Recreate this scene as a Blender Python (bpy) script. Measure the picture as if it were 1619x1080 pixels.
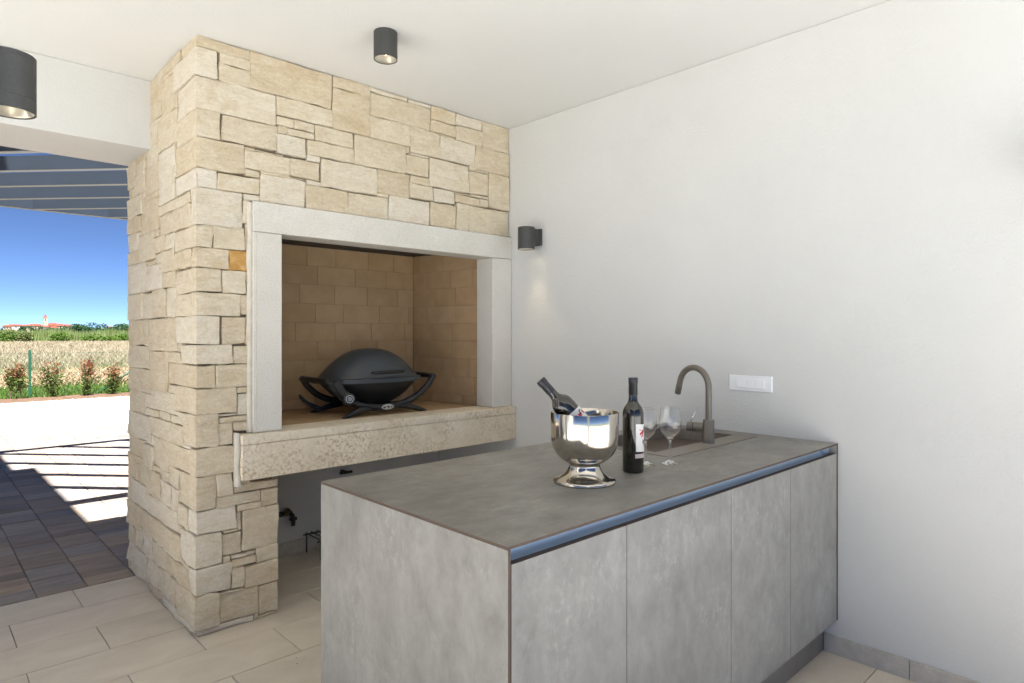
import bpy, bmesh, math, random
import numpy as np
from mathutils import Vector, Matrix, noise
random.seed(11); np.random.seed(11)
scene = bpy.context.scene
for o in list(bpy.data.objects): bpy.data.objects.remove(o)
COL = scene.collection
PI = math.pi
# ------------------------------------------------------------------ camera
W = 2.885; YF = 3.058; XC = .95; YB = 4.25; ZC = 2.714; HC = 1.366
A_ = math.radians(43.534)                     # yaw of the view against the depth axis
cam = bpy.data.cameras.new('camera'); cam.lens = 22.50; cam.sensor_width = 36
cam.shift_y = -12/1619; cam.clip_start = .05; cam.clip_end = 6000
co = bpy.data.objects.new('camera', cam); COL.objects.link(co)
co.location = (0, 0, HC); co.rotation_euler = (PI/2, 0, -A_)
scene.camera = co
# ------------------------------------------------------------------ sky and sun
SUN = Vector((.15, .50, -1.0)).normalized()          # way the light travels
elev = math.asin(-SUN.z); az = math.atan2(-SUN.x, -SUN.y)
wd = bpy.data.worlds.new('World'); scene.world = wd; wd.use_nodes = True
nt = wd.node_tree; nt.nodes.clear()
sk = nt.nodes.new('ShaderNodeTexSky'); sk.sky_type = 'NISHITA'; sk.sun_disc = False
sk.sun_elevation = elev; sk.sun_rotation = az; sk.altitude = 4500
sk.air_density = .38; sk.dust_density = .0; sk.ozone_density = 4.5
bgn = nt.nodes.new('ShaderNodeBackground'); bgn.inputs['Strength'].default_value = .06
on = nt.nodes.new('ShaderNodeOutputWorld')
nt.links.new(sk.outputs[0], bgn.inputs[0]); nt.links.new(bgn.outputs[0], on.inputs[0])
sl = bpy.data.lights.new('sun', 'SUN'); sl.energy = 5; sl.angle = math.radians(.53); sl.color = (1, .98, .95)
so = bpy.data.objects.new('sun', sl); COL.objects.link(so)
so.rotation_euler = SUN.to_track_quat('-Z', 'Y').to_euler(); so.location = (0, -20, 40)
scene.view_settings.view_transform = 'Standard'; scene.view_settings.look = 'None'
scene.view_settings.exposure = 1.93; scene.view_settings.gamma = 1
scene.cycles.max_bounces = 12; scene.cycles.diffuse_bounces = 6; scene.cycles.glossy_bounces = 6
scene.cycles.transmission_bounces = 10; scene.cycles.transparent_max_bounces = 8
scene.cycles.use_denoising = True; scene.cycles.sample_clamp_indirect = 8
# ------------------------------------------------------------------ materials
class NT:
    def __init__(s, name, rough=.6, metal=0., spec=.5):
        s.m = bpy.data.materials.new(name); s.m.use_nodes = True
        s.t = s.m.node_tree; s.b = s.t.nodes['Principled BSDF']
        s.b.inputs['Roughness'].default_value = rough; s.b.inputs['Metallic'].default_value = metal
        s.b.inputs['Specular IOR Level'].default_value = spec
        s.co = None
    def n(s, k): return s.t.nodes.new(k)
    def l(s, a, b): s.t.links.new(a, b)
    def coords(s, rnd=0., scale=(1, 1, 1)):
        tc = s.n('ShaderNodeTexCoord'); mp = s.n('ShaderNodeMapping'); s.l(tc.outputs['Object'], mp.inputs[0])
        mp.inputs['Scale'].default_value = scale
        if rnd:
            oi = s.n('ShaderNodeObjectInfo'); mu = s.n('ShaderNodeMath'); mu.operation = 'MULTIPLY'
            s.l(oi.outputs['Random'], mu.inputs[0]); mu.inputs[1].default_value = rnd
            s.l(mu.outputs[0], mp.inputs['Location'])
        return mp.outputs[0]
    def noise(s, v, sc, det=4, rough=.55, dist=0.):
        q = s.n('ShaderNodeTexNoise'); s.l(v, q.inputs['Vector']); q.inputs['Scale'].default_value = sc
        q.inputs['Detail'].default_value = det; q.inputs['Roughness'].default_value = rough
        q.inputs['Distortion'].default_value = dist
        return q.outputs[0]
    def ramp(s, f, stops, interp='LINEAR'):
        r = s.n('ShaderNodeValToRGB'); s.l(f, r.inputs[0]); e = r.color_ramp.elements; r.color_ramp.interpolation = interp
        while len(e) < len(stops): e.new(.5)
        for k, (p, c) in enumerate(stops):
            e[k].position = p; e[k].color = (*c, 1) if len(c) == 3 else c
        return r.outputs[0]
    def mix(s, a, b, f, mode='MIX'):
        q = s.n('ShaderNodeMix'); q.data_type = 'RGBA'; q.blend_type = mode
        for sock, val in ((q.inputs[0], f), (q.inputs[6], a), (q.inputs[7], b)):
            if isinstance(val, (int, float)): sock.default_value = val
            elif isinstance(val, tuple): sock.default_value = (*val, 1)
            else: s.l(val, sock)
        return q.outputs[2]
    def math(s, op, a, b=None):
        q = s.n('ShaderNodeMath'); q.operation = op
        for i, val in enumerate((a, b)):
            if val is None: continue
            if isinstance(val, (int, float)): q.inputs[i].default_value = val
            else: s.l(val, q.inputs[i])
        return q.outputs[0]
    def rand(s): return s.n('ShaderNodeObjectInfo').outputs['Random']
    def col(s, c):
        if isinstance(c, tuple): s.b.inputs['Base Color'].default_value = (*c, 1)
        else: s.l(c, s.b.inputs['Base Color'])
    def bump(s, h, st, dist):
        q = s.n('ShaderNodeBump'); q.inputs['Strength'].default_value = st; q.inputs['Distance'].default_value = dist
        s.l(h, q.inputs['Height'])
        if s.b.inputs['Normal'].links: s.l(s.b.inputs['Normal'].links[0].from_socket, q.inputs['Normal'])
        s.l(q.outputs[0], s.b.inputs['Normal'])
M = {}
def plain(name, c, rough=.5, metal=0., spec=.5, nsc=0, var=.15):
    k = NT(name, rough, metal, spec)
    if nsc:
        v = k.coords(); f = k.noise(v, nsc, 4)
        k.col(k.ramp(f, [(.3, tuple(x*(1-var) for x in c)), (.7, tuple(min(1, x*(1+var)) for x in c))]))
    else: k.col(c)
    M[name] = k.m; return k
# stucco
k = NT('stucco', .9, spec=.2); v = k.coords()
f = k.noise(v, 1.3, 5); k.col(k.ramp(f, [(.3, (.585, .588, .578)), (.7, (.62, .623, .613))]))
k.bump(k.noise(v, 90, 4, .65), .5, .006); k.bump(k.noise(v, 2.2, 5, .6), .25, .03); M['stucco'] = k.m
k = NT('ceiling_paint', .95, spec=.1); v = k.coords()
f = k.noise(v, 1.1, 5); k.col(k.ramp(f, [(.3, (.675, .68, .672)), (.7, (.705, .71, .702))]))
k.bump(k.noise(v, 120, 3, .6), .3, .004); M['ceiling'] = k.m
# cladding stone
k = NT('limestone_rubble', .9, spec=.12); v = k.coords(13); vs = k.coords(29, (1, 1, 2.6))
r = k.rand()
base = k.ramp(r, [(0, (.60, .485, .32)), (.2, (.70, .585, .415)), (.45, (.68, .585, .43)), (.7, (.75, .665, .515)), (.88, (.80, .745, .64)), (1, (.84, .80, .73))])
f = k.noise(vs, 9, 7, .68, .9)
c1 = k.mix(base, k.ramp(f, [(.26, (.50, .38, .225)), (.42, (.68, .57, .405)), (.56, (.78, .695, .545)), (.74, (.88, .84, .75))]), .5)
fine = k.noise(v, 75, 6, .8)
c1 = k.mix(c1, k.ramp(fine, [(.28, (.66, .64, .60)), (.46, (.97, .97, .97)), (.72, (1, 1, 1))]), .65, 'MULTIPLY')
vein = k.noise(vs, 24, 7, .75, 1.6)
c2 = k.mix(c1, (.84, .80, .72), k.ramp(vein, [(.54, (0, 0, 0)), (.66, (.6, .6, .6))]))
crack = k.noise(vs, 11, 5, .7, 2.4)
c2 = k.mix(c2, (.36, .28, .18), k.ramp(crack, [(.485, (0, 0, 0)), (.5, (.45, .45, .45)), (.515, (0, 0, 0))]))
iron = k.noise(v, 3.1, 4, .6, .8)
c3 = k.mix(c2, (.48, .31, .13), k.ramp(iron, [(.60, (0, 0, 0)), (.76, (.55, .55, .55))]))
k.col(c3)
k.bump(k.noise(vs, 21, 8, .72, .6), .8, .016); k.bump(fine, .6, .005); M['stone'] = k.m
k = NT('ochre_stone', .88, spec=.15); v = k.coords(5); f = k.noise(v, 16, 6, .65, .8)
k.col(k.ramp(f, [(.3, (.42, .22, .06)), (.5, (.52, .30, .10)), (.7, (.66, .50, .28))])); k.bump(k.noise(v, 30, 5), .5, .01); M['ochre'] = k.m
plain('joint', (.20, .165, .12), .95, spec=.1, nsc=30)
k = NT('mortar_pale', .95, spec=.1); v = k.coords(); k.col(k.ramp(k.noise(v, 20, 4), [(.3, (.55, .51, .43)), (.7, (.68, .64, .56))])); k.bump(k.noise(v, 60, 4), .5, .006); M['mortar'] = k.m
# bush-hammered frame
k = NT('hammered_limestone', .9, spec=.15); v = k.coords()
f = k.noise(v, 150, 3, .7); g = k.noise(v, 4, 4)
k.col(k.mix(k.ramp(f, [(.35, (.53, .50, .44)), (.52, (.68, .65, .59)), (.7, (.76, .73, .67))]), k.ramp(g, [(.3, (.60, .58, .53)), (.7, (.74, .725, .69))]), .45))
k.bump(f, .6, .003); M['frame'] = k.m
# shelf with brown figure
k = NT('figured_limestone', .8, spec=.2); v = k.coords()
f = k.noise(v, 62, 7, .75, .5); g = k.noise(v, 3.6, 5, .65)
mask = k.math('MULTIPLY', k.ramp(f, [(.47, (0, 0, 0)), (.62, (.8, .8, .8))]), k.ramp(g, [(.42, (.10, .10, .10)), (.60, (1, 1, 1))]))
k.col(k.mix(k.ramp(k.noise(v, 7, 4), [(.3, (.68, .60, .46)), (.7, (.80, .73, .60))]), (.36, .24, .12), mask))
k.bump(f, .4, .003); M['shelf'] = k.m
k = NT('firebrick', .92, spec=.1); v = k.coords(7); f = k.noise(v, 9, 5, .6); r = k.rand()
k.col(k.mix(k.ramp(r, [(0, (.44, .285, .155)), (.5, (.48, .325, .185)), (1, (.49, .34, .205))]), k.ramp(f, [(.3, (.36, .24, .125)), (.7, (.53, .39, .23))]), .4))
k.bump(k.noise(v, 140, 4, .7), .5, .003); M['brick'] = k.m
plain('brick_joint', (.32, .22, .135), .95, nsc=40)
plain('flue_steel', (.045, .047, .05), .55, .6, nsc=6)
# concrete laminate
def concrete(name, sc, lo, hi, rough):
    k = NT(name, rough, spec=.45); v = k.coords(0, sc); v2 = k.coords()
    f = k.noise(v, 9, 9, .72, .25); g = k.noise(v2, 1.8, 4, .55); h = k.noise(v, 34, 6, .75); w = k.noise(v2, 3.5, 3, .5)
    mid = tuple((a+b)/2 for a, b in zip(lo, hi))
    c = k.ramp(f, [(.34, lo), (.5, mid), (.66, hi)])
    c = k.mix(c, k.ramp(g, [(.32, lo), (.68, hi)]), .38)
    patch = k.math('MULTIPLY', k.ramp(h, [(.50, (0, 0, 0)), (.66, (.6, .6, .6))]), k.ramp(w, [(.46, (0, 0, 0)), (.62, (1, 1, 1))]))
    c = k.mix(c, tuple(min(1, x*1.22) for x in hi), patch)
    k.col(c); k.bump(h, .1, .001); M[name] = k.m
concrete('laminate_upright', (1.25, 1.25, .8), (.178, .174, .163), (.33, .325, .308), .42)
concrete('laminate_flat', (.8, 1.3, 1), (.14, .132, .116), (.29, .276, .248), .42)
plain('core_edge', (.075, .048, .034), .55)
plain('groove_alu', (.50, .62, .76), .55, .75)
plain('plinth', (.19, .175, .155), .5, nsc=8)
plain('sink_granite', (.155, .135, .115), .5, nsc=120, var=.12)
plain('sink_rim', (.215, .19, .16), .45, nsc=90, var=.08)
plain('tap_taupe', (.165, .145, .12), .38, .25)
plain('chrome', (.72, .72, .72), .12, 1.)
# floor
k = NT('beige_tile', .55, spec=.35); v = k.coords(9, (.55, 1, 1)); f = k.noise(v, 6, 6, .62, .6); r = k.rand()
k.col(k.mix(k.ramp(r, [(0, (.57, .515, .43)), (1, (.65, .59, .495))]), k.ramp(f, [(.28, (.47, .40, .315)), (.72, (.72, .645, .54))]), .5))
k.bump(k.noise(v, 60, 4), .1, .002); M['tile'] = k.m
plain('grout', (.17, .14, .105), .95)
k = NT('skirting_tile', .6, spec=.3); v = k.coords(); f = k.noise(v, 18, 6, .7)
k.col(k.ramp(f, [(.3, (.40, .375, .34)), (.7, (.54, .51, .47))])); M['skirting'] = k.m
# wood-look pavers
k = NT('plank_paver', .8, spec=.3); v = k.coords(17, (2.2, 16, 8)); r = k.rand(); f = k.noise(v, 2.5, 6, .65, .3)
base = k.ramp(r, [(0, (.15, .13, .12)), (.2, (.36, .28, .22)), (.4, (.20, .20, .215)), (.6, (.47, .35, .25)), (.8, (.25, .235, .23)), (1, (.45, .39, .34))])
k.col(k.mix(base, k.ramp(f, [(.3, (.13, .115, .105)), (.5, (.28, .235, .20)), (.72, (.50, .43, .37))]), .38))
k.bump(f, .3, .002); M['paver'] = k.m
plain('paver_joint', (.06, .053, .047), .95, nsc=30)
k = NT('paving_far', .8, spec=.2); v = k.coords(); f = k.noise(v, 5, 5)
k.col(k.ramp(f, [(.3, (.62, .625, .62)), (.7, (.69, .695, .69))])); M['deck'] = k.m
k = NT('white_gravel', .95, spec=.1); v = k.coords(); vo = k.n('ShaderNodeTexVoronoi'); k.l(v, vo.inputs['Vector']); vo.inputs['Scale'].default_value = 32
k.col(k.mix(k.ramp(vo.outputs['Color'], [(.0, (.50, .46, .40)), (1, (.74, .71, .66))]), (.34, .27, .2), k.ramp(k.noise(v, 2.6, 5, .7), [(.63, (0, 0, 0)), (.74, (.5, .5, .5))])))
k.bump(vo.outputs['Distance'], 1, .02); M['gravel'] = k.m
plain('pebble', (.66, .63, .58), .9, nsc=14, var=.2)
plain('soil', (.13, .075, .045), .95, nsc=9, var=.4)
k = NT('field_soil', .95, spec=.1); v = k.coords(); f = k.noise(v, .35, 6, .65)
k.col(k.ramp(f, [(.3, (.20, .165, .10)), (.7, (.30, .255, .17))])); M['field'] = k.m
def leafy(name, stops, tr=.25, sc=3.):
    k = NT(name, .6, spec=.3); v = k.coords(); f = k.noise(v, sc, 3, .6); k.col(k.ramp(f, stops))
    tb = k.n('ShaderNodeBsdfTranslucent'); c = k.b.inputs['Base Color'].links[0].from_socket; k.l(c, tb.inputs[0])
    mx = k.n('ShaderNodeMixShader'); mx.inputs[0].default_value = tr
    k.l(k.b.outputs[0], mx.inputs[1]); k.l(tb.outputs[0], mx.inputs[2]); k.l(mx.outputs[0], k.t.nodes['Material Output'].inputs[0]); M[name] = k.m
leafy('straw', [(.3, (.28, .23, .145)), (.5, (.40, .345, .24)), (.7, (.49, .435, .325))], .3, 1.5)
leafy('hay', [(.3, (.34, .24, .15)), (.7, (.54, .42, .28))], .2, 6)
leafy('lawn', [(.3, (.05, .12, .014)), (.7, (.13, .20, .03))], .3, 2)
leafy('weed', [(.3, (.10, .15, .035)), (.7, (.22, .24, .08))], .3, 2)
leafy('leaf_green', [(.3, (.05, .09, .018)), (.7, (.13, .17, .04))], .3, 8)
leafy('leaf_red', [(.3, (.15, .05, .025)), (.7, (.28, .13, .06))], .3, 8)
leafy('reed', [(.3, (.12, .18, .05)), (.7, (.27, .32, .13))], .3, .8)
leafy('bush_bright', [(.3, (.055, .12, .015)), (.7, (.12, .20, .03))], .3, 1)
leafy('bush_dark', [(.3, (.018, .055, .022)), (.7, (.05, .105, .04))], .2, 1)
leafy('bush_olive', [(.3, (.055, .085, .02)), (.7, (.13, .14, .045))], .25, 1)
plain('bark', (.11, .08, .055), .9, nsc=12, var=.3)
plain('fence_green', (.012, .085, .045), .45)
plain('pergola_grey', (.034, .044, .06), .28, .0, nsc=3, var=.06)
plain('lamp_black', (.045, .046, .045), .55, nsc=200, var=.15)
plain('lamp_ring', (.6, .57, .5), .3, .8)
plain('grill_lid', (.052, .061, .068), .40, nsc=500, var=.2)
plain('grill_black', (.010, .010, .010), .5)
plain('grill_plastic', (.016, .016, .017), .42)
plain('badge_silver', (.62, .62, .60), .35, .4)
plain('badge_dark', (.02, .02, .02), .5)
plain('steel_polished', (.52, .485, .43), .14, 1.)
plain('capsule', (.018, .018, .022), .38)
k = NT('bottle_glass', .04, spec=.6); k.col((.012, .010, .005)); k.b.inputs['Coat Weight'].default_value = .6; k.b.inputs['Coat Roughness'].default_value = .02; M['bottle'] = k.m
k = NT('clear_glass', .0); k.col((1, 1, 1)); k.b.inputs['Transmission Weight'].default_value = 1; k.b.inputs['IOR'].default_value = 1.45; M['glass'] = k.m
plain('label_white', (.74, .72, .69), .6)
plain('label_red', (.45, .03, .04), .6)
plain('label_maroon', (.12, .03, .035), .6)
plain('label_pink', (.52, .43, .42), .6, nsc=300, var=.3)
plain('switch_white', (.80, .81, .83), .35)
plain('brass', (.30, .22, .10), .35, 1.)
plain('iron_dark', (.07, .065, .06), .5, .6)
plain('tank_steel', (.35, .34, .32), .4, .8)
plain('house_cream', (.38, .34, .27), .9, nsc=.2)
plain('house_white', (.50, .47, .44), .9, nsc=.2)
plain('roof_red', (.20, .052, .03), .9, nsc=.3, var=.2)
plain('spire_red', (.20, .042, .03), .8)
plain('window_dark', (.06, .06, .065), .3)
def emis(name, c, s):
    m = bpy.data.materials.new(name); m.use_nodes = True; t = m.node_tree; b = t.nodes['Principled BSDF']
    b.inputs['Base Color'].default_value = (.8, .75, .65, 1); b.inputs['Emission Color'].default_value = (*c, 1); b.inputs['Emission Strength'].default_value = s; M[name] = m
emis('lamp_glow', (1, .74, .40), 2.6); emis('lamp_core', (1, .86, .62), 9.)
# ------------------------------------------------------------------ helpers
def wloc(o):
    p = Vector((0, 0, 0))
    while o is not None: p = p + o.location; o = o.parent
    return p
def obj(name, bm, mat, parent=None, smooth=False, local=False):
    me = bpy.data.meshes.new(name)
    if isinstance(bm, tuple): me.from_pydata(bm[0], [], bm[1]); me.update()
    else: bm.to_mesh(me); bm.free()
    for m_ in (mat if isinstance(mat, (list, tuple)) else [mat]): me.materials.append(M[m_])
    if parent is not None and not local:
        me.transform(Matrix.Translation(-wloc(parent)))
    if smooth: me.polygons.foreach_set('use_smooth', [True]*len(me.polygons))
    o = bpy.data.objects.new(name, me); COL.objects.link(o)
    if parent is not None: o.parent = parent
    return o
def tag(o, label=None, cat=None, group=None, kind=None):
    if label: o['label'] = label
    if cat: o['category'] = cat
    if group: o['group'] = group
    if kind: o['kind'] = kind
    return o
def thing(name, loc, label, cat, group=None):
    o = bpy.data.objects.new(name, None); COL.objects.link(o); o.location = loc; o.empty_display_size = .1
    return tag(o, label, cat, group)
def box(bm, x0, x1, y0, y1, z0, z1, bev=0.):
    vs = [bm.verts.new(p) for p in ((x0,y0,z0),(x1,y0,z0),(x1,y1,z0),(x0,y1,z0),(x0,y0,z1),(x1,y0,z1),(x1,y1,z1),(x0,y1,z1))]
    fs = [bm.faces.new([vs[i] for i in q]) for q in ((3,2,1,0),(4,5,6,7),(0,1,5,4),(1,2,6,5),(2,3,7,6),(3,0,4,7))]
    if bev:
        es = list({e for f_ in fs for e in f_.edges}); bmesh.ops.bevel(bm, geom=es, offset=bev, segments=1, affect='EDGES')
    return fs
def bx(*a, bev=0.):
    bm = bmesh.new(); box(bm, *a, bev=bev); return bm
def frame_of(d):
    d = d.normalized(); u = Vector((0, 0, 1)) if abs(d.z) < .9 else Vector((1, 0, 0))
    a = d.cross(u).normalized(); return a, a.cross(d).normalized()
def tube(bm, pts, rad, seg=10, cap=True, flat=1.):
    pts = [Vector(p) for p in pts]; n = len(pts); rings = []
    a0 = None
    for i, p in enumerate(pts):
        d = pts[min(i+1, n-1)]-pts[max(i-1, 0)]
        if a0 is None: a, b = frame_of(d)
        else:
            d = d.normalized(); a = (a0-d*a0.dot(d)).normalized(); b = a.cross(d).normalized()
        a0 = a; r = rad[i] if isinstance(rad, (list, tuple)) else rad
        rings.append([bm.verts.new(p+a*(r*math.cos(t))+b*(r*flat*math.sin(t))) for t in [2*PI*k_/seg for k_ in range(seg)]])
    for i in range(n-1):
        for k_ in range(seg):
            bm.faces.new((rings[i][k_], rings[i][(k_+1) % seg], rings[i+1][(k_+1) % seg], rings[i+1][k_]))
    if cap:
        bm.faces.new(rings[0][::-1]); bm.faces.new(rings[-1])
def tb(pts, rad, seg=10, **kw):
    bm = bmesh.new(); tube(bm, pts, rad, seg, **kw); bmesh.ops.recalc_face_normals(bm, faces=bm.faces); return bm
def lathe(prof, c=(0, 0, 0), seg=48, mat=None, closed=False):
    bm = bmesh.new(); rings = []
    for r, z in prof:
        if r < 1e-6: rings.append([bm.verts.new((0, 0, z))])
        else: rings.append([bm.verts.new((r*math.cos(2*PI*k_/seg), r*math.sin(2*PI*k_/seg), z)) for k_ in range(seg)])
    pairs = list(zip(rings[:-1], rings[1:]))
    if closed: pairs.append((rings[-1], rings[0]))
    for p, q in pairs:
        for k_ in range(seg):
            j = (k_+1) % seg
            if len(p) == 1 and len(q) == 1: continue
            if len(p) == 1: bm.faces.new((p[0], q[j], q[k_]))
            elif len(q) == 1: bm.faces.new((p[k_], p[j], q[0]))
            else: bm.faces.new((p[k_], p[j], q[j], q[k_]))
    bmesh.ops.recalc_face_normals(bm, faces=bm.faces)
    if mat is not None: bmesh.ops.transform(bm, matrix=mat, verts=bm.verts)
    bmesh.ops.translate(bm, verts=bm.verts, vec=c)
    return bm
def spline(pts, n=8):
    pts = [Vector(p) for p in pts]; out = []
    P = [pts[0]*2-pts[1]]+pts+[pts[-1]*2-pts[-2]]
    for i in range(1, len(P)-2):
        for k_ in range(n):
            t = k_/n; a, b, c, d = P[i-1:i+3]
            out.append(.5*((2*b)+(c-a)*t+(2*a-5*b+4*c-d)*t*t+(3*b-a-3*c+d)*t**3))
    out.append(pts[-1]); return out
def splinef(vals, n=8):
    out = [p.x for p in spline([(v_, 0, 0) for v_ in vals], n)]; return out
def smooth_angle(o, deg=35):
    o.data.polygons.foreach_set('use_smooth', [True]*len(o.data.polygons))
    try:
        o.data.set_sharp_from_angle(angle=math.radians(deg))
    except Exception: pass
    return o
# ================================================================== SETTING
def sheet(x0, x1, y0, y1, z, nx=1, ny=1, fn=None):
    vs = []; fs = []
    for j in range(ny+1):
        for i in range(nx+1):
            x = x0+(x1-x0)*i/nx; y = y0+(y1-y0)*j/ny; vs.append((x, y, z+(fn(x, y) if fn else 0)))
    for j in range(ny):
        for i in range(nx):
            a = j*(nx+1)+i; fs.append((a, a+1, a+nx+2, a+nx+1))
    return vs, fs
def hill(x, y):
    return 5.5*math.exp(-((x-100)/90)**2-((y-820)/120)**2)
tag(obj('ground', sheet(-1500, 1500, -1200, 2600, -.06, 60, 76, hill), 'field', smooth=True), kind='structure')
tag(obj('pool_deck', sheet(-26, 30, -16, -.62, -.012), 'deck'), kind='structure')
RX, RY = -.42, -1.25
tag(obj('side_terrace', sheet(-26, RX-.002, -.60, 4.08, -.012), 'deck'), kind='structure')
tag(obj('garden_lawn', sheet(-60, 60, -70, -16.02, -.03), 'lawn'), kind='structure')
# house: covered terrace, wall, beam, pillar and the storey above
RX, RY = -.42, -1.25
house = thing('house', (W, 4.27, 0), 'white stuccoed house with covered terrace, long right-hand wall and flat ceiling', 'house')
obj('side_wall', bx(W, W+.3, -.5, 4.25, -.05, ZC-.002), 'stucco', house)
obj('ceiling', bx(RX, W+.3, RY, 3.98, ZC, 2.81), 'ceiling', house)
obj('beam', bx(RX, XC+.06, 3.80, 3.978, 2.35, ZC-.002), 'stucco', house)
obj('beam_ledge', bx(RX, XC+.05, 3.979, 4.27, 2.35, 2.45), 'stucco', house)
obj('pillar', bx(-.10, .083, 1.81, 2.0, 0, ZC-.002), 'stucco', house)
obj('pillar', bx(RX, RX+.2, RY, RY+.2, 0, ZC-.002), 'stucco', house)
obj('pillar', bx(RX, RX+.2, 3.58, 3.797, 0, ZC-.002), 'stucco', house)
obj('upper_storey', bx(-6, -.36, 2.4, 3.975, 2.812, 5.978), 'stucco', house)
obj('upper_roof', bx(-6.2, .06, 2.2, 5.04, 5.98, 6.12), 'stucco', house)
obj('upper_eaves', bx(-6.2, -.12, 5.042, 6.3, 5.98, 6.12), 'stucco', house)
# unseen white annex, added and angled to bounce sunlight into the covered terrace
AN = thing('bounce_annex', (-3.0, 4.3, 0), 'unseen white annex added beside the side terrace to bounce sunlight inside', 'building')
def quad_prism(pts, z0, z1):
    bm = bmesh.new(); lo = [bm.verts.new((x, y, z0)) for x, y in pts]; hi = [bm.verts.new((x, y, z1)) for x, y in pts]
    for j in range(len(pts)): bm.faces.new((lo[j], lo[(j+1) % len(pts)], hi[(j+1) % len(pts)], hi[j]))
    bm.faces.new(lo[::-1]); bm.faces.new(hi); bmesh.ops.recalc_face_normals(bm, faces=bm.faces); return bm
obj('wall', quad_prism([(-2.4, 4.3), (-10.0, 1.0), (-11.6, 4.65), (-4.0, 7.95)], -.02, 4.4), 'stucco', AN)
obj('roof', quad_prism([(-2.3, 4.15), (-10.1, .8), (-11.8, 4.75), (-4.0, 8.1)], 4.402, 4.6), 'stucco', AN)
# skirting tiles on the wall
def run_skirting(parent):
    y = .20
    while y < 1.075:
        y1 = min(y+.55, 1.075); obj('skirting_tile', bx(W-.011, W-.0005, y+.0015, y1-.0015, 0, .078, bev=.001), 'skirting', parent); y = y1
    x = 1.36
    while x < W-.02:
        x1 = min(x+.59, W-.012); obj('skirting_tile', bx(x+.0015, x1-.0015, 3.819, 3.8295, 0, .078, bev=.001), 'skirting', parent); x = x1
run_skirting(house)
obj('back_wall', bx(1.328, W-.001, 3.83, 3.86, 0, .68), 'stucco', house)
# interior floor
floor = tag(obj('floor', sheet(RX, W, -.60, 4.092, -.007), 'grout'), kind='structure')
TP, TL = .293, .592
for kx in range(14):
    y1 = 4.09-TP*kx; y0 = y1-TP; off = (.65 if kx % 2 == 0 else .357)
    i = -6
    while off+i*TL < W-.005:
        x0 = off+i*TL; x1 = min(x0+TL, W-.001); i += 1
        if x1 < -.9: continue
        dz = random.uniform(-.0006, .0006)
        obj('tile', bx(x0+.0016, x1-.0016, y0+.0016, y1-.0016, -.02, dz, bev=.0012), 'tile', floor)
V = []; F_ = []
for i in range(70):
    x_, y_ = random.uniform(.2, 2.8), random.uniform(.6, 4.0); r_ = random.choice((.0015, .002, .003, .0045)); b = len(V)
    V += [(x_+r_*random.uniform(.7, 1.3)*math.cos(t), y_+r_*random.uniform(.7, 1.3)*math.sin(t), .0008) for t in (0, 1.3, 2.5, 3.8, 5)]+[(x_, y_, .0008+r_*.8)]
    F_ += [(b+q, b+(q+1) % 5, b+5) for q in range(5)]
tag(obj('floor_crumbs', (V, F_), 'joint'), 'tiny dark crumbs scattered on the tiled floor', 'debris', kind='stuff')
# outdoor plank pavers
paving = tag(obj('paving', sheet(-8, 12, 4.094, 11.1, -.011), 'paver_joint'), kind='structure')
PP = .223; cand = []
for c in range(-2, 12):
    x0 = .055+PP*c; y = 4.096-random.uniform(0, .1)
    while y < 11.08:
        ln = random.choice((.115, .115, .172, .23, .23)); y1 = min(y+ln, 11.09)
        y0 = max(y, 4.097)
        if y1-y0 > .03: cand.append((x0, x0+PP, y0, y1))
        y = y1
def seen(q):                                       # the wedge of terrace the opening shows
    xm, ym = (q[0]+q[1])/2, (q[2]+q[3])/2
    return .06*ym < xm < .26*ym
vis = sorted([q for q in cand if seen(q)], key=lambda q: q[2])[:300]; vs_ = set(vis)
for q in vis:
    obj('paver', bx(q[0]+.0022, q[1]-.0022, q[2]+.0028, q[3]-.0028, -.03, random.uniform(-.003, .001), bev=.0016), 'paver', paving)
bm = bmesh.new()
for q in cand:
    if q not in vs_: box(bm, q[0]+.0022, q[1]-.0022, q[2]+.0016, q[3]-.0016, -.03, random.uniform(-.002, .001))
for q0 in ((-8, -.40), (2.74, 12)):
    x = q0[0]
    while x < q0[1]-.1:
        y = 4.097
        while y < 11.0: box(bm, x+.003, min(x+.446, q0[1])-.003, y+.002, y+.34, -.03, 0); y += .345
        x += .446
tag(obj('far_pavers', bm, 'paver', paving), kind='stuff')
tag(obj('gravel', sheet(-14, 20, 11.1, 16.25, -.014), 'gravel'), kind='structure')
tag(obj('planting_bed', sheet(-14, 20, 16.15, 17.15, -.01, 120, 8, lambda x, y: .035*max(0, math.sin((y-16.15)*PI))*(1+.8*noise.noise((x*2, y*3, 0)))), 'soil', smooth=True), kind='structure')
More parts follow.
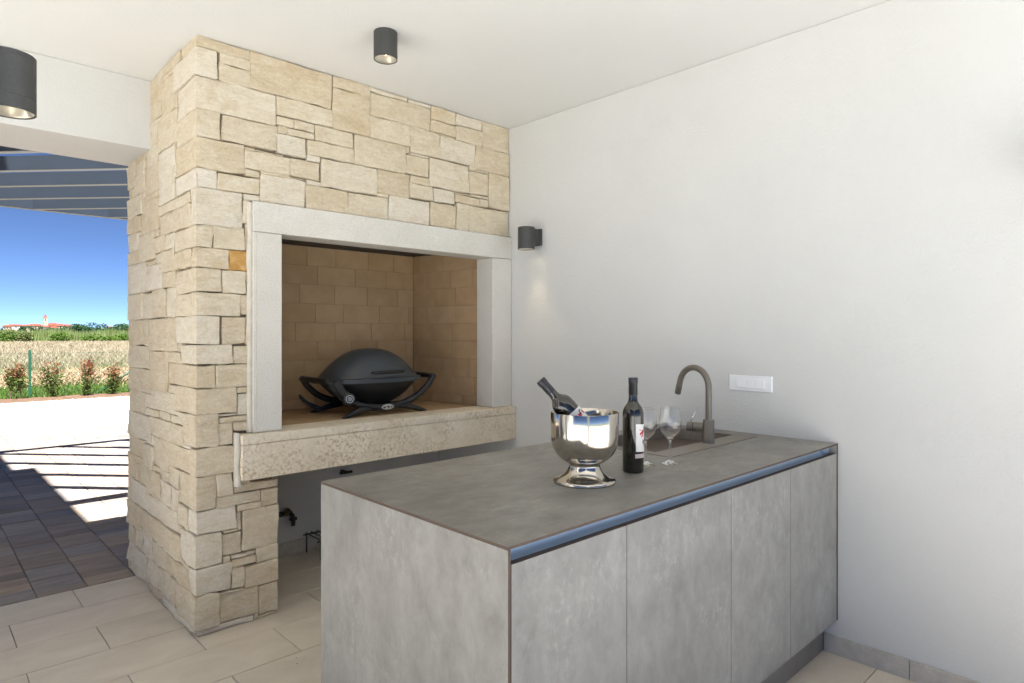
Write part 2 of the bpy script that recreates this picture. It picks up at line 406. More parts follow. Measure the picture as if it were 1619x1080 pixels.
# ================================================================== FIREPLACE
FP = thing('barbecue_fireplace', (XC, YF, 0), 'stone-clad masonry barbecue fireplace with open firebox and wide limestone shelf', 'fireplace')
bm = bmesh.new()
box(bm, .972, 1.305, 3.082, 4.22, 0, ZC-.001)
core = obj('masonry_core', bm, 'joint', FP)
core2 = obj('chimney_breast', bx(1.306, W-.001, 3.082, 4.22, 1.99, ZC-.001), 'joint', FP)
obj('rear_masonry', bx(1.306, W-.001, 3.861, 4.22, 0, 1.989), 'joint', FP)
def rough(p, amp):
    q = Vector(p); return amp*(noise.noise(q*7)+.6*noise.noise(q*17+Vector((5, 1, 2))))
def arris(n_, ln):
    e = min(.25, .0045/ln); return [0]+[e+(1-2*e)*i/n_ for i in range(n_+1)]+[1]
def stone(rect, kind, extra=None, mat='stone', parent=core):
    """kind F: faces -Y at YF; S: faces -X at XC; C: wraps the corner (rect = z0,z1, extra = x right, y far)."""
    seed = Vector((random.uniform(0, 50), random.uniform(0, 50), random.uniform(0, 50)))
    g = random.choice((.0004, .0011, .0018, .0026, .0034) if kind == 'F' or (kind == 'C') else (.0005, .0008, .0014, .0022)); proud = random.uniform(-.005, .006)
    if kind == 'C':
        z0, z1 = rect; xr, yl = extra; n1 = 4 if xr-XC > .16 else 3; n2 = 3
        path = [(xr-g-(xr-g-XC)*t, YF, 0) for t in arris(n1-1, xr-XC)[:-2]]+[(XC+.005, YF, 0), (XC, YF, 2), (XC, YF+.005, 1)]+[(XC, YF+(yl-g-YF)*t, 1) for t in arris(n2-1, yl-YF)[2:]]
    else:
        s0, s1, z0, z1 = rect; n1 = arris(max(1, min(5, int(round((s1-s0)/.06)))), s1-s0)
        if kind == 'F': path = [(s1-g-(s1-s0-2*g)*t, YF, 0) for t in n1]
        else: path = [(XC, s0+g+(s1-s0-2*g)*t, 1) for t in n1]
    zt_ = arris(max(1, min(3, int(round((z1-z0)/.06)))), z1-z0); nz = len(zt_)-1; small = min(z1-z0, .1) < .035
    low = .55+.75*max(0, 1-((z0+z1)/2)/1.1)                # rougher splitting on the lower courses
    cols = len(path); V = []; fs = []
    tilt = random.uniform(-.004, .004) if not small else random.uniform(-.002, .002); sk_ = random.uniform(-.004, .004)
    for i, (x, y, s) in enumerate(path):
        col = []
        for j in range(nz+1):
            fz = zt_[j]; fi = i/(cols-1)
            edge = (i in (0, cols-1)) or (j in (0, nz))
            z = z0+g+(z1-z0-2*g)*fz
            z += tilt*(fi-.5)*(1 if 0 < j < nz or True else 0)
            along = sk_*(fz-.5)
            if edge: 
                e = noise.noise(seed+Vector((x*19, y*19, z*13)))
                if j in (0, nz): z += (.0075 if not small else .0025)*e
                if i in (0, cols-1): along += .0075*noise.noise(seed+Vector((z*23, 3, x+y)))
            d = proud+(.013*low*noise.noise(seed+Vector((x*9, y*9, z*9)))+.008*low*noise.noise(seed+Vector((x*27, y*27, z*27))))
            if edge: d -= (.0022+.002*low)*random.uniform(.4, 1.5)
            if (i in (0, cols-1)) and (j in (0, nz)): d -= .002; z += (.003 if j == 0 else -.003)*(1 if not small else .3); along += 0
            if s == 0: p = (x+along, y-d, z)
            elif s == 1: p = (x-d, y+along, z)
            else: p = (x-d*.8+.001, y-d*.8+.001, z)
            col.append(p)
        V.append(col)
    verts = [p for c in V for p in c]; n_ = nz+1
    for i in range(cols-1):
        for j in range(nz): fs.append((i*n_+j, i*n_+j+1, (i+1)*n_+j+1, (i+1)*n_+j))
    # skirt: the border goes back into the wall
    border = [(i, 0) for i in range(cols)]+[(cols-1, j) for j in range(1, nz+1)]+[(i, nz) for i in range(cols-2, -1, -1)]+[(0, j) for j in range(nz-1, 0, -1)]
    b0 = len(verts)
    for i, j in border:
        x, y, z = V[i][j]; s = path[i][2]
        verts.append((x, y+.05, z) if s == 0 else (x+.05, y, z) if s == 1 else (x+.04, y+.04, z))
    m_ = len(border)
    for q in range(m_):
        a = border[q]; b = border[(q+1) % m_]
        fs.append((a[0]*n_+a[1], b[0]*n_+b[1], b0+(q+1) % m_, b0+q))
    bm = bmesh.new(); bv = [bm.verts.new(p) for p in verts]
    for f_ in fs: bm.faces.new([bv[t] for t in f_])
    bmesh.ops.recalc_face_normals(bm, faces=bm.faces)
    o = obj('stone', bm, mat, parent, smooth=True)
    # keep the normals pointing out of the wall
    me = o.data; f0 = me.polygons[0].normal
    want = Vector((0, -1, 0)) if path[0][2] == 0 else Vector((-1, 0, 0))
    if f0.dot(want) < 0: me.flip_normals()
    me.set_sharp_from_angle(angle=math.radians(24))
    return o
FRONT=[[1.19,1.616,2.532,2.712],[2.534,2.882,1.998,2.166],[2.234,2.54,2.232,2.406],[1.838,2.246,2.556,2.688],[1.742,2.072,2.274,2.436],[1.55,1.886,2.124,2.274],[1.616,1.838,2.436,2.652],[2.588,2.882,2.394,2.544],[2.648,2.882,2.544,2.712],[1.958,2.24,1.998,2.142],[2.102,2.318,2.406,2.556],[2.702,2.882,2.172,2.394],[1.154,1.328,0.342,0.534],[2.318,2.588,2.412,2.544],[1.058,1.322,2.256,2.382],[1.838,2.102,2.436,2.556],[1.238,1.466,1.998,2.136],[1.886,2.096,2.142,2.274],[1.706,1.958,1.998,2.124],[2.24,2.438,1.998,2.148],[1.316,1.616,2.436,2.532],[1.466,1.706,1.998,2.118],[1.052,1.232,0.03,0.162],[2.54,2.702,2.238,2.382],[2.432,2.648,2.544,2.64],[1.478,1.742,2.274,2.352],[1.52,1.742,2.352,2.436],[1.166,1.388,2.148,2.238],[1.166,1.328,0.162,0.27],[2.072,2.234,2.28,2.394],[1.322,1.478,2.25,2.352],[2.438,2.534,1.998,2.166],[2.246,2.432,2.628,2.712],[1.04,1.238,2.028,2.112],[1.388,1.55,2.148,2.244],[1.058,1.172,1.32,1.446],[1.034,1.19,1.116,1.224],[2.432,2.648,2.64,2.712],[1.046,1.112,0.852,0.954],[1.022,1.166,1.758,1.86],[2.096,2.264,2.148,2.232],[2.264,2.426,2.148,2.232],[1.616,1.838,2.652,2.712],[1.232,1.328,0.012,0.162],[1.064,1.172,1.554,1.662],[2.246,2.432,2.556,2.628],[1.04,1.244,0.564,0.618],[1.112,1.328,0.618,0.66],[1.046,1.19,2.532,2.61],[2.426,2.624,2.166,2.22],[1.064,1.154,0.336,0.444],[1.046,1.19,2.61,2.664],[1.094,1.19,1.662,1.758],[1.22,1.328,0.27,0.342],[1.04,1.112,0.618,0.72],[1.112,1.19,1.224,1.314],[1.244,1.328,0.534,0.618],[2.096,2.234,2.232,2.28],[1.406,1.52,2.388,2.436],[1.106,1.166,0.174,0.276],[1.37,1.52,2.352,2.388],[1.316,1.406,2.388,2.436],[1.13,1.19,0.984,1.086],[1.046,1.19,0.954,0.984],[1.148,1.19,1.452,1.554],[2.624,2.702,2.166,2.22],[1.838,2.084,2.688,2.712],[1.16,1.19,1.89,1.998],[1.106,1.22,0.276,0.312],[1.172,1.19,1.314,1.452],[1.208,1.328,0.0,0.012],[1.166,1.19,1.758,1.89],[2.552,2.702,2.22,2.238],[1.1,1.22,0.312,0.336],[2.426,2.552,2.22,2.232],[1.172,1.19,1.554,1.662],[1.052,1.166,0.162,0.174],[1.466,1.55,2.118,2.148],[1.478,1.55,2.244,2.274],[1.322,1.37,2.352,2.388],[1.166,1.238,2.112,2.148],[1.16,1.238,1.998,2.028],[1.238,1.388,2.136,2.148],[2.54,2.588,2.382,2.412],[1.13,1.244,0.534,0.564],[2.072,2.102,2.394,2.436],[1.886,1.958,2.124,2.142],[1.13,1.154,0.444,0.534],[1.13,1.19,1.086,1.116],[1.214,1.364,2.238,2.25],[1.064,1.1,0.306,0.336],[2.084,2.246,2.688,2.712],[1.112,1.19,0.912,0.954],[2.102,2.234,2.394,2.406],[1.112,1.19,0.66,0.678],[2.318,2.432,2.544,2.556],[2.588,2.702,2.382,2.394],[1.046,1.13,0.984,0.996],[1.388,1.466,2.136,2.148],[1.064,1.13,0.444,0.456],[1.166,1.214,2.238,2.25],[1.208,1.232,0.012,0.03]]
SIDE=[[3.34,3.826,1.278,1.446],[3.268,3.988,0.3,0.408],[3.37,3.64,2.022,2.292],[3.484,3.814,1.074,1.278],[3.778,4.252,0.786,0.924],[3.874,4.252,1.59,1.758],[3.826,4.252,1.176,1.302],[3.814,4.252,1.044,1.176],[3.934,4.252,1.302,1.446],[3.328,3.844,0.408,0.51],[3.238,3.778,0.834,0.93],[3.448,3.844,0.048,0.174],[3.34,3.67,2.292,2.46],[3.946,4.252,1.446,1.59],[3.64,3.964,1.908,2.076],[3.136,3.472,0.72,0.834],[3.712,4.036,1.758,1.908],[3.844,4.252,0.054,0.162],[3.844,4.252,0.0,0.054],[3.892,4.252,0.924,1.044],[3.562,3.844,0.0,0.048],[3.844,4.15,0.408,0.534],[3.988,4.252,0.27,0.408],[3.592,3.874,1.596,1.728],[3.52,3.754,1.446,1.596],[3.472,3.742,0.678,0.834],[3.37,3.73,0.972,1.074],[3.142,3.64,1.968,2.022],[3.142,3.484,0.18,0.276],[3.916,4.252,0.684,0.786],[4.024,4.252,0.546,0.684],[3.964,4.252,2.028,2.142],[3.376,3.598,2.46,2.64],[3.754,3.946,1.446,1.59],[3.754,3.946,0.174,0.3],[3.616,3.844,0.51,0.648],[3.598,3.808,2.484,2.658],[3.124,3.352,1.446,1.554],[3.886,4.084,2.142,2.316],[3.124,3.376,1.674,1.758],[3.964,4.252,1.938,2.028],[3.64,3.886,2.112,2.256],[3.352,3.52,1.446,1.596],[3.376,3.592,1.674,1.782],[3.484,3.754,0.174,0.276],[3.946,4.102,0.162,0.27],[3.142,3.406,1.86,1.968],[4.036,4.252,1.836,1.938],[3.67,3.886,2.256,2.358],[3.166,3.316,0.456,0.564],[3.352,3.592,1.596,1.674],[3.34,3.562,0.0,0.048],[4.036,4.252,1.758,1.836],[3.286,3.472,0.624,0.72],[3.406,3.64,1.866,1.968],[3.274,3.574,2.664,2.712],[3.274,3.484,1.224,1.278],[3.826,3.934,1.302,1.446],[4.102,4.252,0.162,0.27],[3.844,4.024,0.534,0.648],[3.43,3.616,0.51,0.624],[3.742,3.916,0.648,0.774],[3.574,3.808,2.658,2.712],[4.084,4.252,2.202,2.334],[4.15,4.252,0.408,0.546],[3.514,3.712,1.782,1.866],[3.136,3.34,0.0,0.03],[3.73,3.892,0.972,1.044],[3.46,3.646,0.93,0.972],[3.646,3.82,0.93,0.972],[3.292,3.532,0.276,0.3],[3.592,3.712,1.728,1.782],[3.37,3.484,1.074,1.116],[3.238,3.46,0.93,0.972],[3.214,3.34,2.382,2.532],[3.67,3.808,2.358,2.484],[3.328,3.448,0.048,0.18],[3.316,3.43,0.51,0.624],[3.364,3.514,1.782,1.86],[4.084,4.252,2.142,2.202],[3.64,3.916,2.076,2.112],[3.886,4.084,2.316,2.358],[3.472,3.742,0.648,0.678],[3.532,3.754,0.276,0.3],[3.712,3.874,1.728,1.758],[3.376,3.574,2.64,2.664],[4.084,4.252,2.334,2.358],[3.916,4.024,0.648,0.684],[3.142,3.268,0.276,0.306],[3.472,3.616,0.624,0.648],[3.82,3.892,0.924,0.972],[3.238,3.37,0.972,0.996],[3.916,3.964,2.076,2.142],[3.352,3.37,2.118,2.286],[3.64,3.712,1.866,1.908],[3.268,3.328,0.408,0.456],[3.274,3.34,1.278,1.32],[3.34,3.376,2.46,2.532],[3.73,3.814,1.044,1.074],[3.742,3.778,0.774,0.834],[3.964,4.036,1.908,1.938],[3.136,3.238,0.834,0.852],[3.286,3.316,0.564,0.624],[3.598,3.67,2.46,2.484],[3.778,3.916,0.774,0.786],[4.024,4.15,0.534,0.546],[3.946,3.988,0.27,0.3],[3.814,3.826,1.176,1.278],[3.844,3.946,0.162,0.174],[3.64,3.67,2.256,2.292],[3.886,3.916,2.112,2.142],[3.316,3.328,0.456,0.51],[3.268,3.292,0.276,0.3],[3.34,3.352,2.256,2.292],[3.574,3.598,2.64,2.658]]
CORNER=[[1.189,3.274,2.662,2.714],[1.045,3.375,2.529,2.662],[1.315,3.213,2.382,2.529],[1.056,3.342,2.256,2.382],[1.168,3.351,2.117,2.256],[1.043,3.367,2.03,2.117],[1.157,3.144,1.858,2.03],[1.023,3.361,1.759,1.858],[1.096,3.121,1.667,1.759],[1.063,3.351,1.556,1.667],[1.146,3.121,1.448,1.556],[1.056,3.342,1.318,1.448],[1.114,3.274,1.224,1.318],[1.037,3.486,1.119,1.224],[1.132,3.367,0.998,1.119],[1.046,3.236,0.849,0.998],[1.122,3.135,0.719,0.849],[1.04,3.283,0.565,0.719],[1.131,3.168,0.455,0.565],[1.065,3.269,0.307,0.455],[1.104,3.141,0.182,0.307],[1.051,3.327,0.029,0.182],[1.208,3.135,0.0,0.029]]
ORANGE=52

for q, r_ in enumerate(FRONT):
    o = stone(r_, 'F', mat='ochre' if q == ORANGE else 'stone', parent=core2 if r_[2] > 1.95 and r_[0] > 1.2 else core)
    if q == ORANGE: o['label'] = 'bright ochre stone beside the firebox frame'
for r_ in SIDE: stone(r_, 'S')
for xr_, yl_, z0_, z1_ in CORNER: stone((z0_, z1_), 'C', (xr_, yl_))
# frame
def slab(name, a, mat, bev=.003, parent=FP): return obj(name, bx(*a, bev=bev), mat, parent)
slab('lintel', (1.197, W-.002, 3.036, 3.195, 1.853, 1.997), 'frame')
slab('jamb', (1.197, 1.338, 3.038, 3.195, .897, 1.851), 'frame')
slab('jamb', (2.717, W-.002, 3.038, 3.195, .897, 1.851), 'frame')
# fine drafted margins: a slim raised fillet along the jamb edges
for xa in (1.2105, ): obj('margin_groove', bx(xa, xa+.004, 3.0365, 3.0385, .91, 1.84), 'mortar', FP)
bm = bmesh.new()
n = 26
ring = []
for i in range(n+1):
    z = .90+(1.99-.90)*i/n; w_ = .006*noise.noise((z*9, 0, 0))
    ring.append((bm.verts.new((1.176+w_, 3.052, z)), bm.verts.new((1.199, 3.044, z)), bm.verts.new((1.199, 3.07, z)), bm.verts.new((1.176+w_, 3.07, z))))
for i in range(n):
    for j in range(4): bm.faces.new((ring[i][j], ring[i+1][j], ring[i+1][(j+1) % 4], ring[i][(j+1) % 4]))
bmesh.ops.recalc_face_normals(bm, faces=bm.faces)
obj('mortar_strip', bm, 'mortar', FP, smooth=True)
bm = bmesh.new(); ring = []
for i in range(13):
    z = .655+.25*i/12; w_ = .006*noise.noise((z*17, 4, 0))
    ring.append((bm.verts.new((1.114+w_*.5, 3.050, z)), bm.verts.new((1.1285, 3.014+.010*noise.noise((z*14, 9, 0)), z)), bm.verts.new((1.1285, 3.075, z)), bm.verts.new((1.114+w_*.5, 3.075, z))))
for i in range(12):
    for j in range(4): bm.faces.new((ring[i][j], ring[i+1][j], ring[i+1][(j+1) % 4], ring[i][(j+1) % 4]))
bmesh.ops.recalc_face_normals(bm, faces=bm.faces); obj('mortar_strip', bm, 'mortar', FP, smooth=True)
slab('shelf_front', (1.130, W-.002, 2.996, 3.20, .685, .8495), 'shelf')
slab('shelf_top', (1.130, W-.002, 2.994, 3.20, .851, .895), 'shelf')
slab('shelf_underside', (1.30, W-.003, 3.201, 3.859, .70, .862), 'joint', 0)
# hearth tiles
hearth = obj('hearth', bx(1.31, W-.004, 3.2015, 3.858, .863, .887), 'brick_joint', FP)
for a in range(3):
    for b in range(7):
        x0 = 1.31+.235*b-(.11 if a % 2 else 0); x1 = min(x0+.235, W-.005); x0 = max(x0, 1.312)
        if x1-x0 < .02: continue
        obj('brick', bx(x0+.001, x1-.001, 3.203+.213*a, 3.2145+.213*(a+1)-.0125, .87, .8935+random.uniform(-.0006, .0006), bev=.001), 'brick', hearth)
# brick lining of the firebox
def lining(name, p0, p1, shift):
    p0 = Vector((*p0, 0)); p1 = Vector((*p1, 0)); L_ = (p1-p0).length; d = (p1-p0)/L_; nrm = Vector((-d.y, d.x, 0))   # wall lies on the nrm side
    bmw = bmesh.new()
    q = [p0+nrm*.004, p1+nrm*.004, p1+nrm*.04, p0+nrm*.04]
    lo = [bmw.verts.new((v_.x, v_.y, .894)) for v_ in q]; hi = [bmw.verts.new((v_.x, v_.y, 1.93)) for v_ in q]
    for j in range(4): bmw.faces.new((lo[j], lo[(j+1) % 4], hi[(j+1) % 4], hi[j]))
    bmesh.ops.recalc_face_normals(bmw, faces=bmw.faces)
    back = obj(name, bmw, 'brick_joint', FP)
    zs = [.895, .957, 1.077, 1.199, 1.319, 1.437, 1.557, 1.679, 1.797, 1.918]
    for ci in range(len(zs)-1):
        s = -((ci*shift) % .24)-random.uniform(0, .06)
        while s < L_:
            ln = random.choice((.2, .24, .24, .27)); a, b = max(s, 0), min(s+ln, L_); s += ln
            if b-a < .012: continue
            g = .0008; pr = random.uniform(-.001, .001)
            P4 = [p0+d*(a+g)-nrm*pr, p0+d*(b-g)-nrm*pr, p0+d*(b-g)+nrm*.03, p0+d*(a+g)+nrm*.03]
            bmb = bmesh.new(); lo = [bmb.verts.new((v_.x, v_.y, zs[ci]+g)) for v_ in P4]; hi = [bmb.verts.new((v_.x, v_.y, zs[ci+1]-g)) for v_ in P4]
            for j in range(4): bmb.faces.new((lo[j], lo[(j+1) % 4], hi[(j+1) % 4], hi[j]))
            bmb.faces.new(lo[::-1]); bmb.faces.new(hi); bmesh.ops.recalc_face_normals(bmb, faces=bmb.faces)
            bmesh.ops.bevel(bmb, geom=list(bmb.edges), offset=.0012, segments=1, affect='EDGES')
            obj('brick', bmb, 'brick', back)
lining('firebox_back', (1.40, 3.825), (2.655, 3.825), .13)
lining('firebox_side', (2.655, 3.825), (2.742, 3.197), .11)
lining('firebox_side', (1.31, 3.197), (1.40, 3.825), .1)
slab('flue_hood', (1.29, 2.76, 3.197, 3.858, 1.921, 1.96), 'flue_steel', 0)
slab('hood_flange', (1.42, 2.63, 3.55, 3.60, 1.906, 1.9205), 'flue_steel', .001)
# ================================================================== KITCHEN ISLAND
KX0, KX1, KY0, KY1, KZ = .957, W-.001, 1.02, 1.885, .90
ISL = thing('kitchen_island', (KX0, KY0, 0), 'grey concrete-look outdoor kitchen island with handle groove and built-in sink', 'kitchen island')
SX0, SX1, SY0, SY1 = 2.092, 2.80, 1.335, 1.82          # outer sink rim
def framebox(x0, x1, y0, y1, z0, z1, hx0, hx1, hy0, hy1):
    bm = bmesh.new()
    def ringv(z): return [bm.verts.new(p) for p in ((x0,y0,z),(x1,y0,z),(x1,y1,z),(x0,y1,z),(hx0,hy0,z),(hx1,hy0,z),(hx1,hy1,z),(hx0,hy1,z))]
    lo, hi = ringv(z0), ringv(z1)
    for i in range(4):
        j = (i+1) % 4
        bm.faces.new((hi[i], hi[j], hi[4+j], hi[4+i])); bm.faces.new((lo[i], lo[4+i], lo[4+j], lo[j]))
        f_ = bm.faces.new((lo[i], lo[j], hi[j], hi[i])); f_.material_index = 1
        f_ = bm.faces.new((lo[4+i], hi[4+i], hi[4+j], lo[4+j])); f_.material_index = 1
    bmesh.ops.recalc_face_normals(bm, faces=bm.faces); return bm
obj('worktop', framebox(KX0, KX1, KY0, KY1, KZ-.007, KZ, SX0+.002, SX1-.002, SY0+.002, SY1-.002), ['laminate_flat', 'core_edge'], ISL)
def panel(name, a, face, mats=('laminate_upright', 'core_edge')):
    bm = bmesh.new(); fs = box(bm, *a)
    for i, f_ in enumerate(fs): f_.material_index = 0 if i in face else 1
    return obj(name, bm, list(mats), ISL)
# faces: 0 bottom 1 top 2 front(-Y) 3 +X 4 back 5 -X
panel('end_panel', (KX0, KX0+.008, KY0, KY1, .0, KZ-.008), (5, 3, 4))
panel('rear_panel', (KX0+.009, KX1, KY1-.012, KY1-.001, .0, KZ-.008), (4,))
panel('wall_panel', (W-.016, W-.002, KY0, KY1-.013, .15, KZ-.008), (5,))
dx = [KX0+.0095, 1.389, 1.954, 2.410, W-.0175]
for i in range(4):
    panel('door', (dx[i]+.001, dx[i+1]-.001, KY0, KY0+.02, .15, .8585), (2,))
# carcass behind the doors, dark
obj('carcass', bx(KX0+.009, W-.017, KY0+.021, KY1-.013, .15, .853), 'core_edge', ISL)
obj('plinth_board', bx(KX0+.009, W-.001, 1.078, 1.092, 0, .149), 'plinth', ISL)
# concave grip channel
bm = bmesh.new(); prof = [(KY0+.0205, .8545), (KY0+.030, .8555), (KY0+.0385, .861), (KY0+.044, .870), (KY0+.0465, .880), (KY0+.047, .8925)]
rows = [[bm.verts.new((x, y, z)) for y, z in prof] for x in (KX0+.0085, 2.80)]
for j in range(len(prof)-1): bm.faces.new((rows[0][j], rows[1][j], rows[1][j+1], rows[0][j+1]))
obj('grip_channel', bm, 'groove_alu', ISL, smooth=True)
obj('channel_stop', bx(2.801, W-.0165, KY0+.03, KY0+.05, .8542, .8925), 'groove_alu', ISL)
# sink
sink = obj('sink', framebox(SX0, SX1, SY0, SY1, KZ-.004, KZ+.0025, 2.135, 2.762, 1.432, 1.785), ['sink_rim', 'sink_granite'], ISL)
bm = bmesh.new(); a = (2.135, 2.762, 1.432, 1.785); zt, zb = KZ-.003, KZ-.20
def loop(ins, z, r=.035):
    out = []
    for cx_, cy_, t0 in ((a[1]-r, a[3]-r, 0), (a[0]+r, a[3]-r, 90), (a[0]+r, a[2]+r, 180), (a[1]-r, a[2]+r, 270)):
        for q in range(5):
            t = math.radians(t0+q*22.5); out.append(bm.verts.new((cx_+(r-ins)*math.cos(t), cy_+(r-ins)*math.sin(t), z)))
    return out
Ls = [loop(0, zt), loop(.002, zb+.03), loop(.012, zb+.006), loop(.03, zb)]
for p, q in zip(Ls[:-1], Ls[1:]):
    for i in range(20): bm.faces.new((p[i], p[(i+1) % 20], q[(i+1) % 20], q[i]))
bm.faces.new(Ls[-1]); bmesh.ops.recalc_face_normals(bm, faces=bm.faces)
for f_ in bm.faces: f_.normal_flip()
obj('basin', bm, 'sink_granite', sink, smooth=True)
obj('drain', lathe([(0, 0), (.03, 0), (.042, .003), (.045, 0)], (2.45, 1.61, zb+.001), 24), 'chrome', sink, smooth=True)
# ---- tap
tp = Vector((2.472, 1.392, KZ+.0028))
TAP = thing('kitchen_tap', tp, 'taupe gooseneck tap with thin metal lever beside the sink', 'tap')
smooth_angle(obj('base', lathe([(0, 0), (.0255, 0), (.0255, .004), (.0235, .005), (.0235, .098), (.0225, .1), (0, .1)], tp, 32), 'tap_taupe', TAP))
smooth_angle(obj('base_ring', lathe([(.0236, .0), (.0265, .0), (.0265, .003), (.0236, .003)], tp, 32, closed=True), 'chrome', TAP))
rr = .082; st = []
for z in (.095, .15, .2, .225): st.append((0, 0, z))
for t in range(0, 166, 11): st.append((0, rr-rr*math.cos(math.radians(t)), .235+rr*math.sin(math.radians(t))))
e = Vector(st[-1]); dv = Vector((0, math.sin(math.radians(165))*.0+.26, -1)).normalized()
dv = Vector((0, math.sin(math.radians(165)), math.cos(math.radians(165)))).normalized()
st.append(tuple(e+dv*.02)); ang = math.radians(-12)
rot = lambda p: Vector((p[0]*math.cos(ang)-p[1]*math.sin(ang), p[0]*math.sin(ang)+p[1]*math.cos(ang), p[2]))
pts = [tp+rot(p) for p in st]
smooth_angle(obj('spout', tb(pts, .0132, 20), 'tap_taupe', TAP), 50)
e2 = Vector(st[-1]); smooth_angle(obj('spray_head', tb([tp+rot(e2+dv*.0005), tp+rot(e2+dv*.04), tp+rot(e2+dv*.043)], [.0140, .0135, .0115], 20), 'tap_taupe', TAP))
ax = Vector((-.28, .96, 0)).normalized()
smooth_angle(obj('cartridge', tb([tp+Vector((0, 0, .066))+ax*.02, tp+Vector((0, 0, .066))+ax*.062], .0205, 28), 'tap_taupe', TAP))
obj('cartridge_gap', tb([tp+Vector((0, 0, .066))+ax*.0622, tp+Vector((0, 0, .066))+ax*.0655], .019, 24), 'capsule', TAP)
smooth_angle(obj('lever_knob', tb([tp+Vector((0, 0, .066))+ax*.0657, tp+Vector((0, 0, .066))+ax*.088, tp+Vector((0, 0, .066))+ax*.090], [.0205, .0205, .0185], 28), 'tap_taupe', TAP))
lv = tp+Vector((0, 0, .086))+ax*.076
obj('lever', tb([lv, lv+Vector((.035, -.012, .06))], .0028, 10), 'chrome', TAP, smooth=True)
# ---- ice bucket
bp = Vector((1.553, 1.303, KZ+.0006))
BUC = thing('ice_bucket', bp, 'polished steel footed wine bucket standing on the island', 'ice bucket')
foot = [(0, .012), (.030, .012), (.060, .010), (.082, .006), (.0935, .001), (.097, .0), (.0985, .004), (.0975, .009), (.094, .012), (.080, .0165), (.064, .026), (.054, .038), (.049, .050), (.0475, .058), (.050, .061)]
smooth_angle(obj('foot', lathe(foot, bp, 64), 'steel_polished', BUC), 60)
bowl = [(.0, .0605), (.050, .0605), (.058, .064), (.075, .074), (.090, .090), (.0995, .108), (.1045, .128), (.1063, .150), (.1067, .180), (.1067, .2185), (.1058, .2205), (.1045, .2195), (.1040, .180), (.1030, .150), (.1010, .130), (.096, .111), (.087, .094), (.073, .079), (.055, .069), (.0, .066)]
smooth_angle(obj('bowl', lathe(bowl, bp, 80), 'steel_polished', BUC), 70)
# ---- bottles
CR = Vector((.725, -.689, 0)); CF = Vector((.689, .725, 0))   # right and forward as the viewer stands
def bottle(name, base, label, h, up=Vector((0, 0, 1)), spin=0., group=None, small_label=True):
    T = thing(name, base, label, 'bottle', group)
    q = Vector((0, 0, 1)).rotation_difference(up).to_matrix().to_4x4()
    R_ = .0355; s = h/.32
    prof = [(0, .006), (.022, .004), (.030, .0), (.0335, .0015), (R_, .006), (R_, .19), (.0350, .202), (.0325, .213), (.028, .222), (.0215, .230), (.0165, .238), (.0148, .248), (.0142, .262)]
    prof = [(r, z*s) for r, z in prof]
    g = obj('glass_body', lathe(prof+[(0, .2621*s)], (0, 0, 0), 48, q), 'bottle', T, local=True); smooth_angle(g, 50)
    cp = [(.0146, .2615), (.0150, .262), (.0148, .300), (.0160, .3015), (.0160, .3165), (.0150, .319), (0, .3192)]
    smooth_angle(obj('capsule', lathe([(0, .2616*s)]+[(r, z*s) for r, z in cp], (0, 0, 0), 40, q), 'capsule', T, local=True), 40)
    smooth_angle(obj('capsule_band', lathe([(.01485, .2985*s), (.0154, .299*s), (.0154, .3005*s), (.01485, .301*s)], (0, 0, 0), 40, q, closed=True), 'capsule', T, local=True), 40)
    def patch(t0, t1, z0, z1, off, mat, nm, parent, slant=0.):
        bm = bmesh.new(); n_ = 14; cols = []
        for i in range(n_+1):
            t = math.radians(t0+(t1-t0)*i/n_)
            cols.append([bm.verts.new(q @ Vector(((R_+off)*math.cos(t), (R_+off)*math.sin(t), z+slant*i/n_))) for z in (z0, z1)])
        for i in range(n_): bm.faces.new((cols[i][0], cols[i+1][0], cols[i+1][1], cols[i][1]))
        return obj(nm, bm, mat, parent, smooth=True, local=True)
    la = patch(spin-48, spin+62, .074*s, .166*s, .0005, 'label_white', 'label_paper', T, -.004)
    # abstract red and maroon splashes printed on the paper
    rs = random.Random(5)
    def splash(ta, za, rt, rz, mat):
        bm = bmesh.new(); c_ = []
        nn = 16
        for i in range(nn):
            t = 2*PI*i/nn; k_ = 1+.35*rs.uniform(-1, 1)
            th = math.radians(spin+ta+rt*k_*math.cos(t)); z = za*s+rz*k_*math.sin(t)
            c_.append(bm.verts.new(q @ Vector(((R_+.0010)*math.cos(th), (R_+.0010)*math.sin(th), z))))
        bm.faces.new(c_); obj('label_print', bm, mat, la, local=True)
    for ta, za, rt, rz, mt in ((-8, .137, 11, .007, 'label_red'), (-22, .132, 5, .004, 'label_red'), (-24, .146, 3, .003, 'label_red'), (-4, .127, 6, .004, 'label_red'), (6, .144, 4, .008, 'label_maroon'), (12, .152, 6, .003, 'label_maroon'), (2, .106, 7, .008, 'label_maroon'), (10, .096, 4, .006, 'label_maroon'), (30, .14, 6, .009, 'label_red'), (34, .11, 7, .007, 'label_maroon'), (-14, .124, 3, .003, 'label_red')):
        splash(ta, za, rt, rz, mt)
    if small_label: patch(spin-52, spin+62, .052*s, .066*s, .0005, 'label_pink', 'lower_label', T)
    return T
spin0 = math.degrees(math.atan2(-CF.y, -CF.x))
bottle('wine_bottle', Vector((1.785, 1.285, KZ+.0006)), 'upright dark wine bottle with splashed white label next to the glasses', .319, spin=spin0+52)
# ---- bottle leaning in the bucket: leans to the viewer's left
up = (Vector((0, 0, 1))*math.cos(math.radians(42))-CR*math.sin(math.radians(42))).normalized()
bb = bp+Vector((0, 0, .228))-CR*.056-up*.160
bottle('wine_bottle', bb, 'dark wine bottle leaning out of the steel bucket', .285, up=up, spin=spin0+38, small_label=False)
